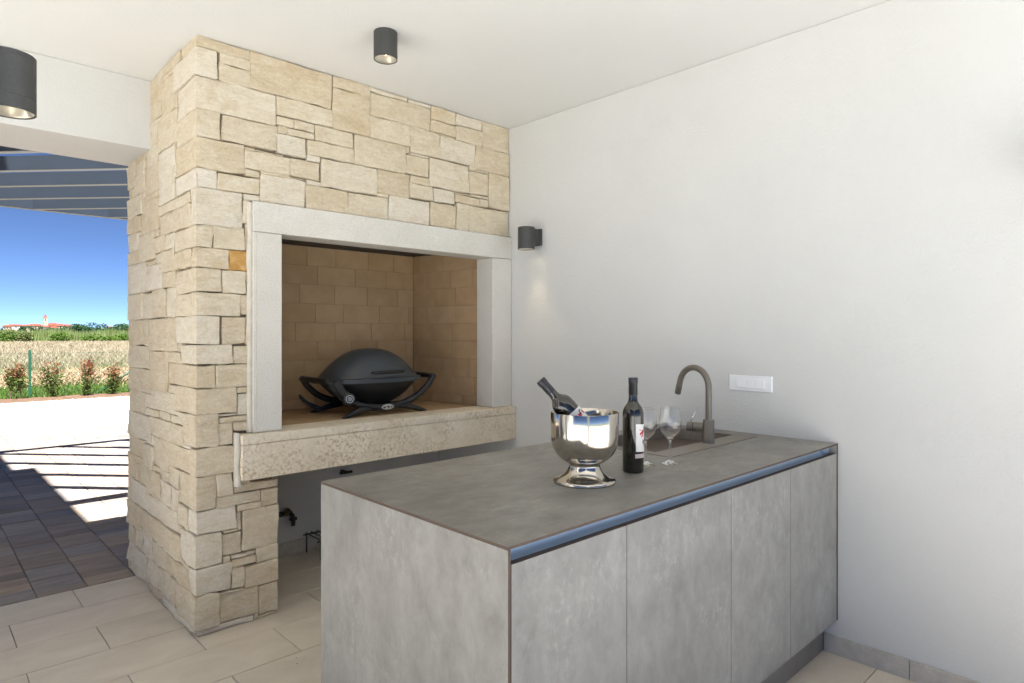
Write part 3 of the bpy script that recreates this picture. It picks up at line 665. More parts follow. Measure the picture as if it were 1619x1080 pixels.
# ---- glasses
def glass(base, label):
    T = thing('wine_glass', base, label, 'wine glass', 'stemmed glasses on the island')
    outer = [(.0, .0), (.031, .0), (.0335, .0008), (.0335, .0016), (.028, .0035), (.015, .007), (.006, .013), (.0042, .022), (.0040, .05), (.0040, .078), (.0055, .086), (.013, .092), (.024, .101), (.033, .114), (.0385, .131), (.0397, .146), (.0385, .163), (.0355, .183), (.0330, .1975), (.0328, .199)]
    inner = [(.0318, .199), (.0320, .1975), (.0345, .183), (.0375, .163), (.0386, .146), (.0374, .131), (.0318, .115), (.0226, .103), (.011, .0945), (.0, .0915)]
    smooth_angle(obj('goblet', lathe(outer+[(.03225, .1997)]+inner, base, 56), 'glass', T), 20)
glass(Vector((1.995, 1.275, KZ+.0006)), 'empty wine glass standing clear in front of the sink')
glass(Vector((1.915, 1.325, KZ+.0006)), 'empty wine glass partly hidden behind the upright bottle')
# ---- switch plate on the wall
SWT = thing('light_switch', (W, 1.4065, 1.134), 'white rectangular light switch plate with rockers on the wall', 'switch')
bm = bmesh.new(); box(bm, W-.011, W-.0003, 1.300, 1.513, 1.097, 1.171, bev=.0035); obj('plate', bm, 'switch_white', SWT)
obj('inner_frame', bx(W-.0135, W-.0112, 1.333, 1.480, 1.110, 1.158, bev=.001), 'switch_white', SWT)
for i in range(3):
    y = 1.3355+.0425*i; obj('rocker', bx(W-.0165, W-.0137, y+.0006, y+.0415, 1.1125, 1.1555, bev=.0012), 'switch_white', SWT)
obj('socket_module', bx(W-.0155, W-.0137, 1.4638, 1.4785, 1.1125, 1.1555, bev=.001), 'switch_white', SWT)
# ================================================================== LAMPS
def lamp_body(T, c, ztop, h, r=.0525):
    z0 = ztop-h
    smooth_angle(obj('shade', lathe([(0, ztop), (r-.002, ztop), (r, ztop-.002), (r, ztop-.011), (r-.0008, ztop-.012), (r, ztop-.013), (r, z0+.032), (r-.0008, z0+.031), (r, z0+.030), (r, z0), (r-.003, z0), (r-.004, z0+.001), (r-.004, z0+.04), (0, z0+.04)], (c[0], c[1], 0), 48), 'lamp_black', T), 30)
    smooth_angle(obj('reflector', lathe([(r-.0045, z0+.002), (r-.0095, z0+.004), (r-.016, z0+.018), (.020, z0+.030), (.012, z0+.034)], (c[0], c[1], 0), 40), 'lamp_ring', T), 60)
    obj('lamp_lens', lathe([(0, z0+.0345), (.030, z0+.031)], (c[0], c[1], 0), 32), 'lamp_glow', T)
    obj('bulb', lathe([(0, z0+.022), (.008, z0+.024), (.013, z0+.030), (.013, z0+.033)], (c[0], c[1], 0), 24), 'lamp_core', T, smooth=True)
def spot(name, loc, e, ang=95):
    L_ = bpy.data.lights.new(name, 'SPOT'); L_.energy = e; L_.color = (1, .80, .52); L_.spot_size = math.radians(ang); L_.spot_blend = 1.0; L_.shadow_soft_size = .012
    o = bpy.data.objects.new(name, L_); COL.objects.link(o); o.location = loc; return o
c = (1.560, 2.462); T = thing('ceiling_lamp', (c[0], c[1], ZC), 'dark cylindrical spot lamp fixed to the ceiling above the fireplace', 'lamp', 'cylindrical lamps')
lamp_body(T, c, ZC-.001, .122); o = spot('lamp_light', (c[0], c[1], ZC-.122+.018), 1.6); o.parent = T; o.location = (0, 0, -.104)
def wall_lamp(c, wallx, sgn, ztop, label):
    T = thing('wall_lamp', (wallx, c[1], ztop), label, 'lamp', 'cylindrical lamps')
    lamp_body(T, c, ztop, .135)
    xa, xb = sorted((wallx-sgn*.0005, wallx-sgn*.022)); 
    obj('wall_plate', bx(xa, xb, c[1]-.035, c[1]+.035, ztop-.105, ztop-.003, bev=.002), 'lamp_black', T)
    xa, xb = sorted((wallx-sgn*.0222, c[0]+sgn*.046)); obj('arm', bx(xa, xb, c[1]-.030, c[1]+.030, ztop-.10, ztop-.008), 'lamp_black', T)
    o = spot('lamp_light', (0, 0, 0), 1.5, 64); o.parent = T; o.location = (c[0]-wallx, 0, -.135+.018)
wall_lamp((W-.108, 2.795), W, 1, 2.022, 'dark cylindrical wall lamp on the white wall beside the fireplace')
wall_lamp((W-.108, .265), W, 1, 2.022, 'dark cylindrical wall lamp at the near end of the white wall')
wall_lamp((.083+.096, 1.905), .083, -1, 2.022, 'large near cylindrical wall lamp cut by the left picture edge')
# ================================================================== GRILL
GZ = .8945; gx, gy = 2.05, 3.42
GR = thing('gas_grill', (gx, gy, GZ), 'black portable domed gas grill standing in the firebox', 'grill')
def sup(t, a_, b_, n_): 
    c_, s_ = math.cos(t), math.sin(t); return (math.copysign(abs(c_)**(2/n_), c_)*a_, math.copysign(abs(s_)**(2/n_), s_)*b_)
def dome(rings, seg=56):
    bm = bmesh.new(); R_ = []; rings = [(a_*.955, b_*.955, z, n_) for a_, b_, z, n_ in rings]
    for a_, b_, z, n_ in rings:
        if a_ < 1e-5: R_.append([bm.verts.new((gx, gy, z))])
        else: R_.append([bm.verts.new((gx+sup(2*PI*k_/seg, a_, b_, n_)[0], gy+sup(2*PI*k_/seg, a_, b_, n_)[1], z)) for k_ in range(seg)])
    for p, q in zip(R_[:-1], R_[1:]):
        for k_ in range(seg):
            j = (k_+1) % seg
            if len(q) == 1: bm.faces.new((p[k_], p[j], q[0]))
            elif len(p) == 1: bm.faces.new((p[0], q[j], q[k_]))
            else: bm.faces.new((p[k_], p[j], q[j], q[k_]))
    bmesh.ops.recalc_face_normals(bm, faces=bm.faces); return bm
zr = 1.096
rg = [(.320, .210, zr-.014, 2.7), (.336, .226, zr-.013, 2.7), (.337, .227, zr+.009, 2.7), (.333, .223, zr+.013, 2.7), (.321, .211, zr+.0145, 2.7)]
for k_ in range(0, 11):
    t = k_/10; rg.append((.318*(1-t)**.58 if t < 1 else 0, .208*(1-t)**.58 if t < 1 else 0, zr+.015+.170*(1-(1-t)**1.4), 2.6-.5*t))
smooth_angle(obj('lid', dome(rg), 'grill_lid', GR), 40)
rb = [(.306, .197, zr-.013, 2.6), (.302, .193, zr-.03, 2.6)]
for k_ in range(1, 9):
    t = k_/8; rb.append((.302*(1-t)**.6, .193*(1-t)**.6, zr-.03-.135*(1-(1-t)**1.5), 2.5-.4*t))
smooth_angle(obj('bowl', dome(rb), 'grill_black', GR), 40)
yfr, ybk = gy-.168, gy+.15
# lid handle
hz = zr+.046; gyh = gy+.010
obj('lid_handle', tb(spline([(gx-.105, gy-.205, hz), (gx-.09, gy-.232, hz+.002), (gx, gy-.240, hz+.003), (gx+.09, gy-.232, hz+.002), (gx+.105, gy-.205, hz)], 6), splinef([.008, .013, .014, .013, .008], 6), 10, flat=.8), 'grill_black', GR, smooth=True)
# cradle arcs with the end grips
def cradle(y, lowz):
    pts = [(gx-.352, y, zr+.004), (gx-.318, y, zr-.042), (gx-.252, y, zr-.097), (gx-.15, y, lowz+.022), (gx, y, lowz), (gx+.15, y, lowz+.022), (gx+.252, y, zr-.097), (gx+.318, y, zr-.042), (gx+.352, y, zr+.004)]
    return tb(spline(pts, 6), splinef([.018, .0185, .019, .020, .0205, .020, .019, .0185, .018], 6), 14)
obj('cradle', cradle(yfr, GZ+.040), 'grill_plastic', GR, smooth=True)
obj('cradle', cradle(ybk, GZ+.045), 'grill_plastic', GR, smooth=True)
for s in (-1, 1):
    obj('side_grip', tb(spline([(gx+s*.352, yfr-.006, zr+.006), (gx+s*.364, yfr+.04, zr+.008), (gx+s*.368, gy-.01, zr+.009), (gx+s*.364, ybk-.04, zr+.008), (gx+s*.352, ybk+.006, zr+.006)], 6), splinef([.019, .0175, .0165, .0175, .019], 6), 14), 'grill_plastic', GR, smooth=True)
    obj('support_bracket', tb([(gx+s*.366, gy, zr+.002), (gx+s*.325, gy, zr-.004)], .013, 10), 'grill_black', GR, smooth=True)
    for y, dy in ((yfr, -.02), (ybk, .03)):
        f_ = [(gx+s*.08, y, GZ+.046), (gx+s*.17, y+dy*.4, GZ+.034), (gx+s*.245, y+dy, GZ+.012), (gx+s*.285, y+dy*1.3, GZ+.004)]
        obj('foot', tb(spline(f_, 6), splinef([.016, .018, .0125, .0035], 6), 12), 'grill_plastic', GR, smooth=True)
obj('cross_brace', tb([(gx-.1, yfr+.01, GZ+.045), (gx-.1, ybk-.01, GZ+.05)], .012, 10), 'grill_black', GR, smooth=True)
obj('cross_brace', tb([(gx+.1, yfr+.01, GZ+.045), (gx+.1, ybk-.01, GZ+.05)], .012, 10), 'grill_black', GR, smooth=True)
# control arm and knob, left front
obj('control_arm', tb(spline([(gx-.315, yfr-.002, zr+.004), (gx-.295, yfr-.012, zr-.035), (gx-.265, yfr-.018, zr-.075), (gx-.235, yfr-.016, GZ+.085)], 6), splinef([.030, .026, .028, .036], 6), 14), 'grill_plastic', GR, smooth=True)
kc = Vector((gx-.248, yfr-.022, GZ+.105)); kd = Vector((-.25, -1, .12)).normalized()
kn = obj('burner_knob', tb([kc+kd*.01, kc+kd*.034, kc+kd*.037], [.035, .033, .029], 24), 'grill_plastic', GR); smooth_angle(kn, 40)
a1, b1 = frame_of(kd)
bm = bmesh.new()
for (r0, r1, t0, t1) in ((.0185, .0215, 0, 360), (.0085, .0105, 0, 330)):
    n_ = 30
    for i in range(n_):
        ta, tb_ = [math.radians(t0+(t1-t0)*q/n_) for q in (i, i+1)]
        bm.faces.new([bm.verts.new(kc+kd*.0376+(a1*math.cos(t)+b1*math.sin(t))*r) for r, t in ((r0, ta), (r1, ta), (r1, tb_), (r0, tb_))])
for i in range(-1, 2): 
    o0 = kc+kd*.0376+b1*(.004*i); bm.faces.new([bm.verts.new(o0+a1*sx+b1*sy) for sx, sy in ((-.006, -.0007), (.006, -.0007), (.006, .0007), (-.006, .0007))])
obj('knob_mark', bm, 'badge_silver', kn)
# oval name badge on the front arc
bc = Vector((gx+.012, yfr-.0213, GZ+.043)); bm = bmesh.new()
ov = [(.040*math.cos(2*PI*i/32), .0150*math.sin(2*PI*i/32)) for i in range(32)]
f0 = [bm.verts.new(bc+Vector((x, -.003, z))) for x, z in ov]; f1 = [bm.verts.new(bc+Vector((x*1.05, .006, z*1.05))) for x, z in ov]
bm.faces.new(f0[::-1])
for i in range(32): bm.faces.new((f0[i], f0[(i+1) % 32], f1[(i+1) % 32], f1[i]))
bmesh.ops.recalc_face_normals(bm, faces=bm.faces)
bd = obj('name_badge', bm, 'badge_silver', GR)
tc = bpy.data.curves.new('badge_text', 'FONT'); tc.body = 'weber'; tc.size = .026; tc.align_x = 'CENTER'; tc.align_y = 'CENTER'; tc.extrude = .0004; tc.offset = .0009
to = bpy.data.objects.new('badge_text', tc); COL.objects.link(to)
bpy.context.view_layer.update()
me = bpy.data.meshes.new_from_object(to.evaluated_get(bpy.context.evaluated_depsgraph_get())); bpy.data.objects.remove(to)
me.materials.clear(); me.materials.append(M['badge_dark']); me.transform(Matrix.Rotation(PI/2, 4, 'X')); me.transform(Matrix.Translation(bc+Vector((0, -.0036, 0))-Vector((gx, gy, GZ))))
lo_ = bpy.data.objects.new('badge_lettering', me); COL.objects.link(lo_); lo_.parent = bd
# gas hose at the left rear
for dz in (0, .012):
    obj('gas_hose', tb(spline([(gx-.16, ybk-.05, GZ+.05), (gx-.26, ybk-.06, GZ+.02), (gx-.33, ybk-.05, GZ+.05+dz), (gx-.375, ybk-.03, GZ+.095+dz), (gx-.37, ybk, GZ+.10+dz), (gx-.32, ybk+.02, GZ+.06+dz), (gx-.24, ybk-.01, GZ+.03)], 6), .0045, 8), 'grill_plastic', GR, smooth=True)
# ================================================================== UNDER THE SHELF
WT = thing('garden_tap', (1.725, 3.83, .254), 'small dark garden tap on the wall under the shelf', 'tap')
obj('feed_pipe', tb([(1.44, 3.812, .262), (1.655, 3.812, .262)], .011, 10), 'iron_dark', WT, smooth=True)
obj('pipe_nut', tb([(1.655, 3.812, .262), (1.69, 3.812, .262)], .016, 6), 'iron_dark', WT)
obj('wall_flange', tb([(1.715, 3.829, .265), (1.715, 3.80, .265)], [.026, .02], 16), 'brass', WT, smooth=True)
obj('valve_body', tb([(1.69, 3.806, .262), (1.735, 3.79, .262)], .016, 12), 'brass', WT, smooth=True)
obj('spout', tb(spline([(1.72, 3.79, .262), (1.728, 3.775, .25), (1.73, 3.77, .225), (1.73, 3.77, .19)], 4), splinef([.013, .013, .014, .012], 4), 12), 'iron_dark', WT, smooth=True)
obj('handle', bx(1.705, 1.755, 3.764, 3.776, .222, .240, bev=.003), 'capsule', WT)
RK = thing('wire_rack', (2.0, 3.70, 0), 'low wire grill rack on the floor under the shelf', 'rack')
rx0, rx1, ry0, ry1, rz = 1.825, 2.30, 3.60, 3.785, .112
obj('rail', tb([(rx0-.02, ry0, rz), (rx1+.02, ry0, rz)], .005, 8), 'iron_dark', RK); obj('rail', tb([(rx0-.02, ry1, rz), (rx1+.02, ry1, rz)], .005, 8), 'iron_dark', RK)
for i in range(14):
    x = rx0+(rx1-rx0)*i/13; obj('wire', tb([(x, ry0-.012, rz+.007), (x, ry1+.012, rz+.007)], .0035, 6), 'iron_dark', RK)
for x in (rx0, rx1):
    for y in (ry0, ry1): obj('leg', tb([(x, y, rz-.003), (x, y, 0)], .005, 8), 'iron_dark', RK)
SH = thing('pipe_stub', (2.09, 3.83, .46), 'small dark pipe outlet high on the wall under the shelf', 'pipe')
obj('stub', tb([(2.09, 3.829, .462), (2.09, 3.78, .462)], .012, 12), 'iron_dark', SH, smooth=True); obj('cap', tb([(2.05, 3.775, .462), (2.135, 3.775, .462)], .009, 10), 'iron_dark', SH, smooth=True)
# ================================================================== PERGOLA
ZP = 2.63; PH = .112
PG = thing('pergola', (2.0, 8.04, 0), 'blue-grey metal pergola with diagonal louvre slats outside the opening', 'pergola')
d = Vector((-.675, .738, 0)).normalized(); nf = Vector((d.y, -d.x, 0));
if nf.y < 0: nf = -nf
p1 = Vector((.109*4.95, 1.276*4.95, 0)); pitch = .486
for k_ in range(-8, 9):
    base = p1+nf*(pitch*k_)
    ends = []
    for ylim in (4.90, 8.035): 
        t = (ylim-base.y)/d.y; ends.append(base+d*t)
    xa, xb = ends
    if xb.x < -1.8 or xa.x > 5.4: continue
    th = .055
    c4 = [xa, xb, xb+Vector((0, 0, 0))+nf*th, xa+nf*th]
    # mitre the ends so that they butt onto the beams
    for q in (2, 3):
        yl = 8.035 if q == 2 else 4.90; t = (yl-c4[q].y)/d.y; c4[q] = c4[q]+d*t
    bm = bmesh.new(); lo = [bm.verts.new((v_.x, v_.y, ZP)) for v_ in c4]; hi = [bm.verts.new((v_.x, v_.y, ZP+PH)) for v_ in c4]
    for j in range(4): bm.faces.new((lo[j], lo[(j+1) % 4], hi[(j+1) % 4], hi[j]))
    bm.faces.new(lo[::-1]); bm.faces.new(hi); bmesh.ops.recalc_face_normals(bm, faces=bm.faces)
    obj('slat', bm, 'pergola_grey', PG)
obj('outer_beam', bx(-3.2, 5.5, 8.036, 8.115, ZP, ZP+.155, bev=.002), 'pergola_grey', PG)
obj('inner_beam', bx(-1.9, 5.5, 4.80, 4.899, ZP, ZP+.155, bev=.002), 'pergola_grey', PG)
for x in (-1.9, 5.3):
    obj('post', bx(x, x+.1, 8.02, 8.12, 0, ZP-.002), 'pergola_grey', PG); obj('post', bx(x, x+.1, 4.8, 4.9, 0, ZP-.002), 'pergola_grey', PG)
# ================================================================== GARDEN EDGE
def blades(pts, hts, wid, lean=.35, per=1, ground=0., curve=True):
    """upright grass blades, two triangles' worth each, as vertex / face lists"""
    V = []; F_ = []
    n_ = len(pts); th = np.random.uniform(0, 2*PI, n_); ln = np.random.normal(0, lean, (n_, 2))
    for i in range(n_):
        x, y, z = pts[i]; h = hts[i]; w_ = wid[i] if hasattr(wid, '__len__') else wid
        cx_, cy_ = math.cos(th[i])*w_/2, math.sin(th[i])*w_/2
        lx_, ly_ = ln[i]*h
        b = len(V)
        V += [(x-cx_, y-cy_, z), (x+cx_, y+cy_, z), (x+lx_*.4-cx_*.8, y+ly_*.4-cy_*.8, z+h*.55), (x+lx_*.4+cx_*.8, y+ly_*.4+cy_*.8, z+h*.55), (x+lx_, y+ly_, z+h)]
        F_ += [(b, b+1, b+3, b+2), (b+2, b+3, b+4)]
    return V, F_
def wedge(n_, y0, y1, lo=.03, hi=.30, powr=1.):
    u = np.random.uniform(0, 1, n_)**powr; y = y0+(y1-y0)*u; x = y*np.random.uniform(lo, hi, n_); return x, y
# pebbles on the gravel
x, y = wedge(3000, 11.12, 16.2, -.35, .30); V = []; F_ = []
for i in range(len(x)):
    r_ = random.uniform(.008, .024); b = len(V); a0 = random.uniform(0, 6)
    V.append((x[i], y[i], -.012+r_*.9))
    for q in range(5): V.append((x[i]+r_*random.uniform(.8, 1.2)*math.cos(a0+q*1.257), y[i]+r_*random.uniform(.8, 1.2)*math.sin(a0+q*1.257), -.014))
    F_ += [(b, b+1+q, b+1+(q+1) % 5) for q in range(5)]
tag(obj('gravel_pebbles', (V, F_), 'pebble'), 'loose pale pebbles scattered over the white gravel', 'gravel', kind='stuff')
# lawn strip
x, y = wedge(30000, 17.1, 24.5, -.33, .34, 1.2)
z = [-.06]*len(x)
tag(obj('lawn_grass', blades(list(zip(x, y, z)), np.random.uniform(.05, .17, len(x)), .02, .35), 'lawn'), 'bright green grass strip behind the fence', 'grass', kind='stuff')
# hay swath
V = []; F_ = []
pts = []
for i in range(9000):
    yy = random.gauss(21.5, .75); xx = yy*random.uniform(-.25, .34)
    if abs(xx-1.2) < .35: continue
    dm = max(0, .42*(1-((yy-21.5)/1.6)**2))*(.62+.55*noise.noise((xx*.9, 3, 0)))
    pts.append((xx, yy, -.05+dm*random.uniform(.4, 1)))
V, F_ = blades(pts, [random.uniform(.10, .28) for _ in pts], .022, 1.3)
tag(obj('hay_swath', (V, F_), 'hay'), 'heap of cut dry grass lying behind the shrubs', 'hay', kind='stuff')
# dry field
x, y = wedge(72000, 23.0, 60., -.25, .31, 1.35)
h = np.random.uniform(.26, .55, len(x))*np.clip((y-21)/5, .3, 1)
tag(obj('dry_field_grass', blades(list(zip(x, y, [-.06]*len(x))), h, .012+.0006*y, .28), 'straw'), 'tall straw-coloured dry grass filling the field', 'grass', kind='stuff')
x, y = wedge(48000, 58., 122., -.25, .30)
tag(obj('far_field_grass', blades(list(zip(x, y, [-.06]*len(x))), np.random.uniform(.3, .55, len(x)), .07, .25), 'straw'), 'far dry grass reaching to the reeds', 'grass', kind='stuff')
x, y = wedge(4000, 22.4, 34., -.25, .33, 1.5)
tag(obj('field_weeds', blades(list(zip(x, y, [-.06]*len(x))), np.random.uniform(.15, .6, len(x)), .035, .3), 'weed'), 'green weeds showing among the dry grass', 'weeds', kind='stuff')
# photinia shrubs
def leaf_mesh(cents, size, ratio=.42, updir=.35):
    V = []; F_ = []
    for c_ in cents:
        c_ = Vector(c_); a_ = Vector((random.gauss(0, 1), random.gauss(0, 1), random.gauss(updir, .6))).normalized(); u, w_ = frame_of(a_)
        s = size*random.uniform(.7, 1.3); tw = random.uniform(0, PI); u2 = u*math.cos(tw)+w_*math.sin(tw)
        b = len(V)
        V += [tuple(c_-a_*s*.5), tuple(c_+u2*s*ratio*.5), tuple(c_+a_*s*.5), tuple(c_-u2*s*ratio*.5)]; F_.append((b, b+1, b+2, b+3))
    return V, F_
def shrub(base, h, spread, nst, label, redtop, low=.12, seed=1):
    rs = random.Random(seed); T = thing('photinia_shrub', base, label, 'shrub', 'young hedge shrubs along the gravel')
    stems = bmesh.new(); green = []; red = []
    for s in range(nst):
        a_ = rs.uniform(0, 6.28); tip = Vector((math.cos(a_)*spread*rs.uniform(.2, 1), math.sin(a_)*spread*rs.uniform(.2, .8), h*rs.uniform(.72, 1.0)))
        pts = [Vector(base), Vector(base)+Vector((tip.x*.25, tip.y*.25, tip.z*.4)), Vector(base)+tip]
        tube(stems, spline(pts, 4), [.010-.0009*i for i in range(9)], 5)
        for i in range(95):
            t = rs.uniform(low, 1.0); p = pts[0].lerp(pts[2], t); rad = spread*.42*(.35+.9*math.sin(PI*min(1, t*.9)))
            q = p+Vector((rs.gauss(0, rad*.6), rs.gauss(0, rad*.6), rs.gauss(0, .045)))
            if q.z < base[2]+.03: continue
            (red if (t+rs.gauss(0, .12) > redtop) else green).append(q)
    obj('stem', stems, 'bark', T); obj('green_leaves', leaf_mesh(green, .072), 'leaf_green', T); obj('red_leaves', leaf_mesh(red, .070), 'leaf_red', T)
def ray_xy(px, Y):
    u = (px-809.5)/1012.; r = (.7249*u+.6888)/(-.6888*u+.7249); return r*Y
YS = 16.62
for px, h, sp, ns, lab, rt, lo, sd in ((16, .62, .16, 4, 'thin shrub with bare stem at the left edge', .86, .5, 3), (33, .74, .22, 6, 'shrub with two reddish tufts left of the green post', .78, .35, 4), (84, .80, .26, 7, 'wide shrub just right of the green post', .80, .1, 5), (135, .92, .20, 7, 'tallest shrub with coppery leaves on top', .66, .08, 6), (178, .66, .20, 7, 'low bushy shrub beside the stone corner', .74, .05, 7), (228, .7, .2, 6, 'shrub hidden behind the stone corner', .75, .1, 8), *[(p_, .6+.04*(i_ % 5), .2, 6, 'hedge shrub standing beyond the left picture edge', .75, .1, 20+i_) for i_, p_ in enumerate((-30, -75, -118, -170, -225, -290, -360))]):
    shrub((ray_xy(px, YS), YS, .015), h, sp, ns, lab, rt, lo, sd)
# chain-link fence
YN = 17.32
FN = thing('chain_link_fence', (ray_xy(47, YN), YN, 0), 'green wire chain-link fence with posts behind the shrubs', 'fence')
xp = ray_xy(47, YN)
for i in range(-4, 4): obj('post', bx(xp+2.35*i-.024, xp+2.35*i+.024, YN-.02, YN+.02, -.06, 1.02), 'fence_green', FN)
xa = ray_xy(150, YN); obj('brace', tb([(xa, YN-.05, -.04), (xp+2.35-.02, YN-.03, .78)], .024, 10), 'fence_green', FN, smooth=True)
bm = bmesh.new()
for s in (-1, 1):
    xq = xp-9.4
    while xq < xp+7.05:
        b0 = Vector((xq, YN+.028+s*.001, .0)); e0 = Vector((xq+s*.95, YN+.028+s*.001, .95)); tube(bm, [b0, e0], .0028, 3, cap=False); xq += .105
for z in (.02, .5, .94): tube(bm, [(xp-9.4, YN+.031, z), (xp+7.05, YN+.031, z)], .0024, 4, cap=False)
tag(obj('wire_mesh', bm, 'fence_green', FN), kind='stuff')
# ================================================================== REEDS, BUSHES, TREES
YR = 118
x = np.random.uniform(-42, 42, 18000); y = YR+np.random.uniform(0, 22, 18000)
hh = np.array([random.uniform(1.3, 2.3)*(1+.25*noise.noise((xx*.25, 7, 0))) for xx in x])
tag(obj('reed_bed', blades(list(zip(x, y, [-.06]*len(x))), hh, .16, .10), 'reed'), 'pale green reeds standing in a band beyond the field', 'reeds', kind='stuff')
def tree(name, base, r, hgt, mat, label, n_=900, leaf=.32, group='bushes and trees beyond the field', trunk=.3):
    T = thing(name, base, label, 'bush' if 'bush' in name else 'tree', group); bm = bmesh.new(); b = Vector(base)
    lobes = []
    for i in range(9):
        a_ = random.uniform(0, 6.28); lobes.append((b+Vector((math.cos(a_)*r*random.uniform(.1, .62), math.sin(a_)*r*random.uniform(.1, .6), hgt*random.uniform(trunk+.05, .80))), r*random.uniform(.32, .52)))
    tube(bm, [b-Vector((0, 0, .1)), b+Vector((.05, 0, hgt*.55))], [hgt*.035, hgt*.018], 6)
    for c_, _ in lobes[:5]: tube(bm, [b+Vector((.02, 0, hgt*trunk*.6)), c_], [hgt*.018, hgt*.006], 5)
    obj('trunk', bm, 'bark', T)
    cents = []
    for i in range(n_):
        c_, rr_ = random.choice(lobes); v_ = Vector((random.gauss(0, 1), random.gauss(0, 1), random.gauss(0, 1))).normalized()*rr_*random.uniform(.6, 1.05); v_.z *= .72*hgt/(2*r)*1.5
        p = c_+v_
        if p.z < b.z+.05: p.z = b.z+random.uniform(.05, .5)
        cents.append(p)
    obj('crown', leaf_mesh(cents, leaf, .7, .1), mat, T)
for i_, (p_, Y_) in enumerate(((-30, 117), (-75, 116), (-130, 118), (-190, 116), (-260, 117), (-330, 116))):
    tree('field_bush', (ray_xy(p_, Y_), Y_, -.06), 2.1, 1.9, 'bush_olive' if i_ % 2 else 'bush_bright', 'field bush growing beyond the left picture edge', 1000, .22, trunk=.1)
for i_, (p_, Y_) in enumerate(((-20, 160), (-60, 170), (-105, 158), (-150, 165), (-205, 160), (-270, 170), (-330, 160))):
    tree('broadleaf_tree', (ray_xy(p_, Y_), Y_, -.06), 2.9, 3.4, 'bush_dark', 'distant tree standing beyond the left picture edge', 1000, .36, trunk=.2)
def px_at(px, Y): return (ray_xy(px, Y), Y)
for px, Y, r, h_, mt, lab in ((6, 116, 2.2, 2.0, 'bush_bright', 'leafy olive-green bush at the left edge of the reeds'), (16, 117, 1.6, 1.8, 'bush_olive', 'brownish-green bush next to the leftmost bush'), (44, 116, 1.5, 1.7, 'bush_olive', 'dull green bush below the church spire'), (96, 115, 1.55, 1.75, 'bush_bright', 'round vivid green bush in front of the reeds'), (88, 116, 1.2, 1.6, 'bush_bright', 'small vivid green bush left of the round one'), (140, 115, 1.8, 1.3, 'bush_bright', 'low bright bush right of the round one'), (172, 114, 2.2, 1.15, 'bush_bright', 'wide low bright bush at the field edge'), (196, 115, 2.0, 1.4, 'bush_bright', 'bright bush beside the stone corner'), (214, 115, 2.0, 1.4, 'bush_bright', 'bright bush hidden by the stone corner')):
    xx, yy = px_at(px, Y); tree('field_bush', (xx, yy, -.06), r, h_, mt, lab, 1000, .22, trunk=.1)
for px, Y, r, h_, lab in ((84, 175, 2.6, 3.3, 'dark tree right of the church'), (100, 170, 2.6, 3.1, 'dark tree below the red roofs'), (114, 185, 3., 3.9, 'dark tree at the end of the village'), (127, 160, 2.8, 3.7, 'dark tree left of the middle of the dark row'), (140, 165, 2.6, 3.2, 'smaller dark tree in the middle of the dark row'), (150, 158, 3., 3.8, 'tall dark tree at the middle of the dark row'), (163, 150, 2.7, 3.2, 'dark tree below the distant white house'), (176, 155, 3., 3.3, 'dark tree right of the distant white house'), (188, 140, 2.9, 3.1, 'second dark tree from the stone corner'), (198, 145, 2.8, 3.6, 'dark tree beside the stone corner'), (210, 140, 2.8, 3.3, 'dark tree hidden by the stone corner'), (56, 230, 2.2, 4.1, 'dark tree in front of the village centre'), (36, 240, 2., 3.9, 'dark tree in front of the left village houses'), (2, 170, 3, 3.1, 'dark tree at the left picture edge')):
    xx, yy = px_at(px, Y); tree('broadleaf_tree', (xx, yy, -.06), r, h_, 'bush_dark' if px != 2 else 'bush_olive', lab, 1100, .36, trunk=.2)
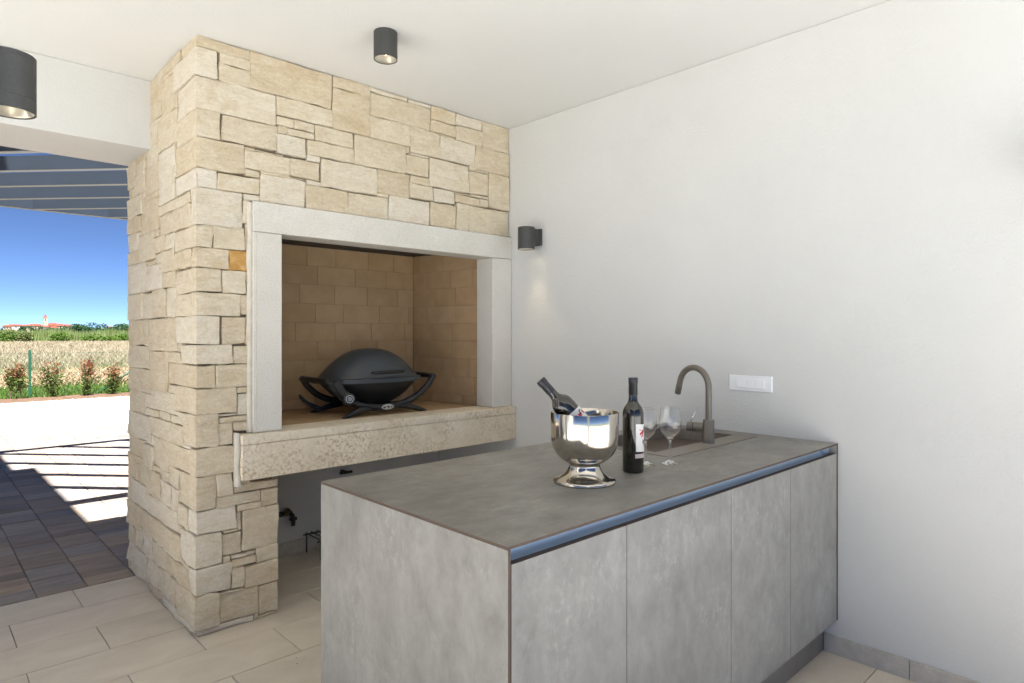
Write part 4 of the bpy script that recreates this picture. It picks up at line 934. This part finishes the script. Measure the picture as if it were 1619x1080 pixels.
# ================================================================== VILLAGE ON THE HILL
def zat(py, Y, px): 
    u = (px-809.5)/1012.; fw = Y/(-.6888*u+.7249); return HC+(528-py)*fw/1012
def house_far(px0, px1, Y, py_eave, py_ridge, mat, label, depth=9, nwin=3, roof='roof_red'):
    x0, x1 = ray_xy(px0, Y), ray_xy(px1, Y); xm = (px0+px1)/2
    ze, zr_ = zat(py_eave, Y, xm), zat(py_ridge, Y, xm); zb = hill((x0+x1)/2, Y)-.5
    T = thing('village_house', ((x0+x1)/2, Y, zb), label, 'house', 'village houses on the hill')
    wl = obj('wall', bx(x0, x1, Y, Y+depth, zb, ze), mat, T)
    bm = bmesh.new(); o_ = .6; ym = Y+depth/2
    a_ = [bm.verts.new(p) for p in ((x0-o_, Y-o_, ze), (x1+o_, Y-o_, ze), (x1+o_, Y+depth+o_, ze), (x0-o_, Y+depth+o_, ze), (x0+1.5, ym, zr_), (x1-1.5, ym, zr_))]
    for q in ((0, 1, 5, 4), (2, 3, 4, 5), (1, 2, 5), (3, 0, 4), (3, 2, 1, 0)): bm.faces.new([a_[i] for i in q])
    obj('roof', bm, roof, T)
    for i in range(nwin):
        xw = x0+(x1-x0)*(i+.5)/nwin; obj('window', bx(xw-.5, xw+.5, Y-.06, Y+.1, ze-2.3, ze-.8), 'window_dark', T)
YV = 800
for a_ in ((5, 18, 800, 516.2, 513.6, 'house_cream', 'pale house at the left end of the village'), (13, 37, 806, 515.0, 512.6, 'house_white', 'long low house with a pale red roof left of the church'), (36, 49, 800, 515.2, 513.0, 'house_cream', 'small house between the long house and the church'), (46, 67, 812, 515.2, 512.0, 'house_cream', 'house with a broad dark red roof just left of the church tower'), (64, 78, 792, 516.8, 513.6, 'house_white', 'white house below the church tower'), (76, 92, 810, 514.6, 510.4, 'house_white', 'church nave with red roof right of the tower'), (88, 102, 800, 515.2, 511.4, 'house_cream', 'house with dark gable in the right half of the village'), (100, 114, 805, 515.8, 512.6, 'house_cream', 'house at the right end of the village'), (80, 92, 790, 518.0, 515.6, 'house_white', 'lower white house in front of the nave'), (172, 181, 790, 517.5, 516.0, 'house_white', 'lone white house among trees far right')):
    house_far(*a_)
xt, Yt = ray_xy(71.5, 796), 796
CH = thing('church_tower', (xt, Yt, hill(xt, Yt)-.5), 'cream church bell tower with a pointed red spire above the village', 'church tower')
zt_, zs_ = zat(503.2, Yt, 71.5), zat(496.6, Yt, 71.5)
obj('tower', bx(xt-1.75, xt+1.75, Yt-1.75, Yt+1.75, hill(xt, Yt)-.5, zt_), 'house_cream', CH)
obj('cornice', bx(xt-2.0, xt+2.0, Yt-2.0, Yt+2.0, zt_+.002, zt_+.35), 'house_white', CH)
bm = bmesh.new(); q = [bm.verts.new((xt+1.9*math.cos(PI/4+PI/2*i)*1.3, Yt+1.9*math.sin(PI/4+PI/2*i)*1.3, zt_+.352)) for i in range(4)]; ap = bm.verts.new((xt, Yt, zs_))
for i in range(4): bm.faces.new((q[i], q[(i+1) % 4], ap))
obj('spire', bm, 'spire_red', CH)
obj('belfry_opening', bx(xt-.45, xt+.45, Yt-1.85, Yt-1.7, zt_-2.6, zt_-.8), 'window_dark', CH)
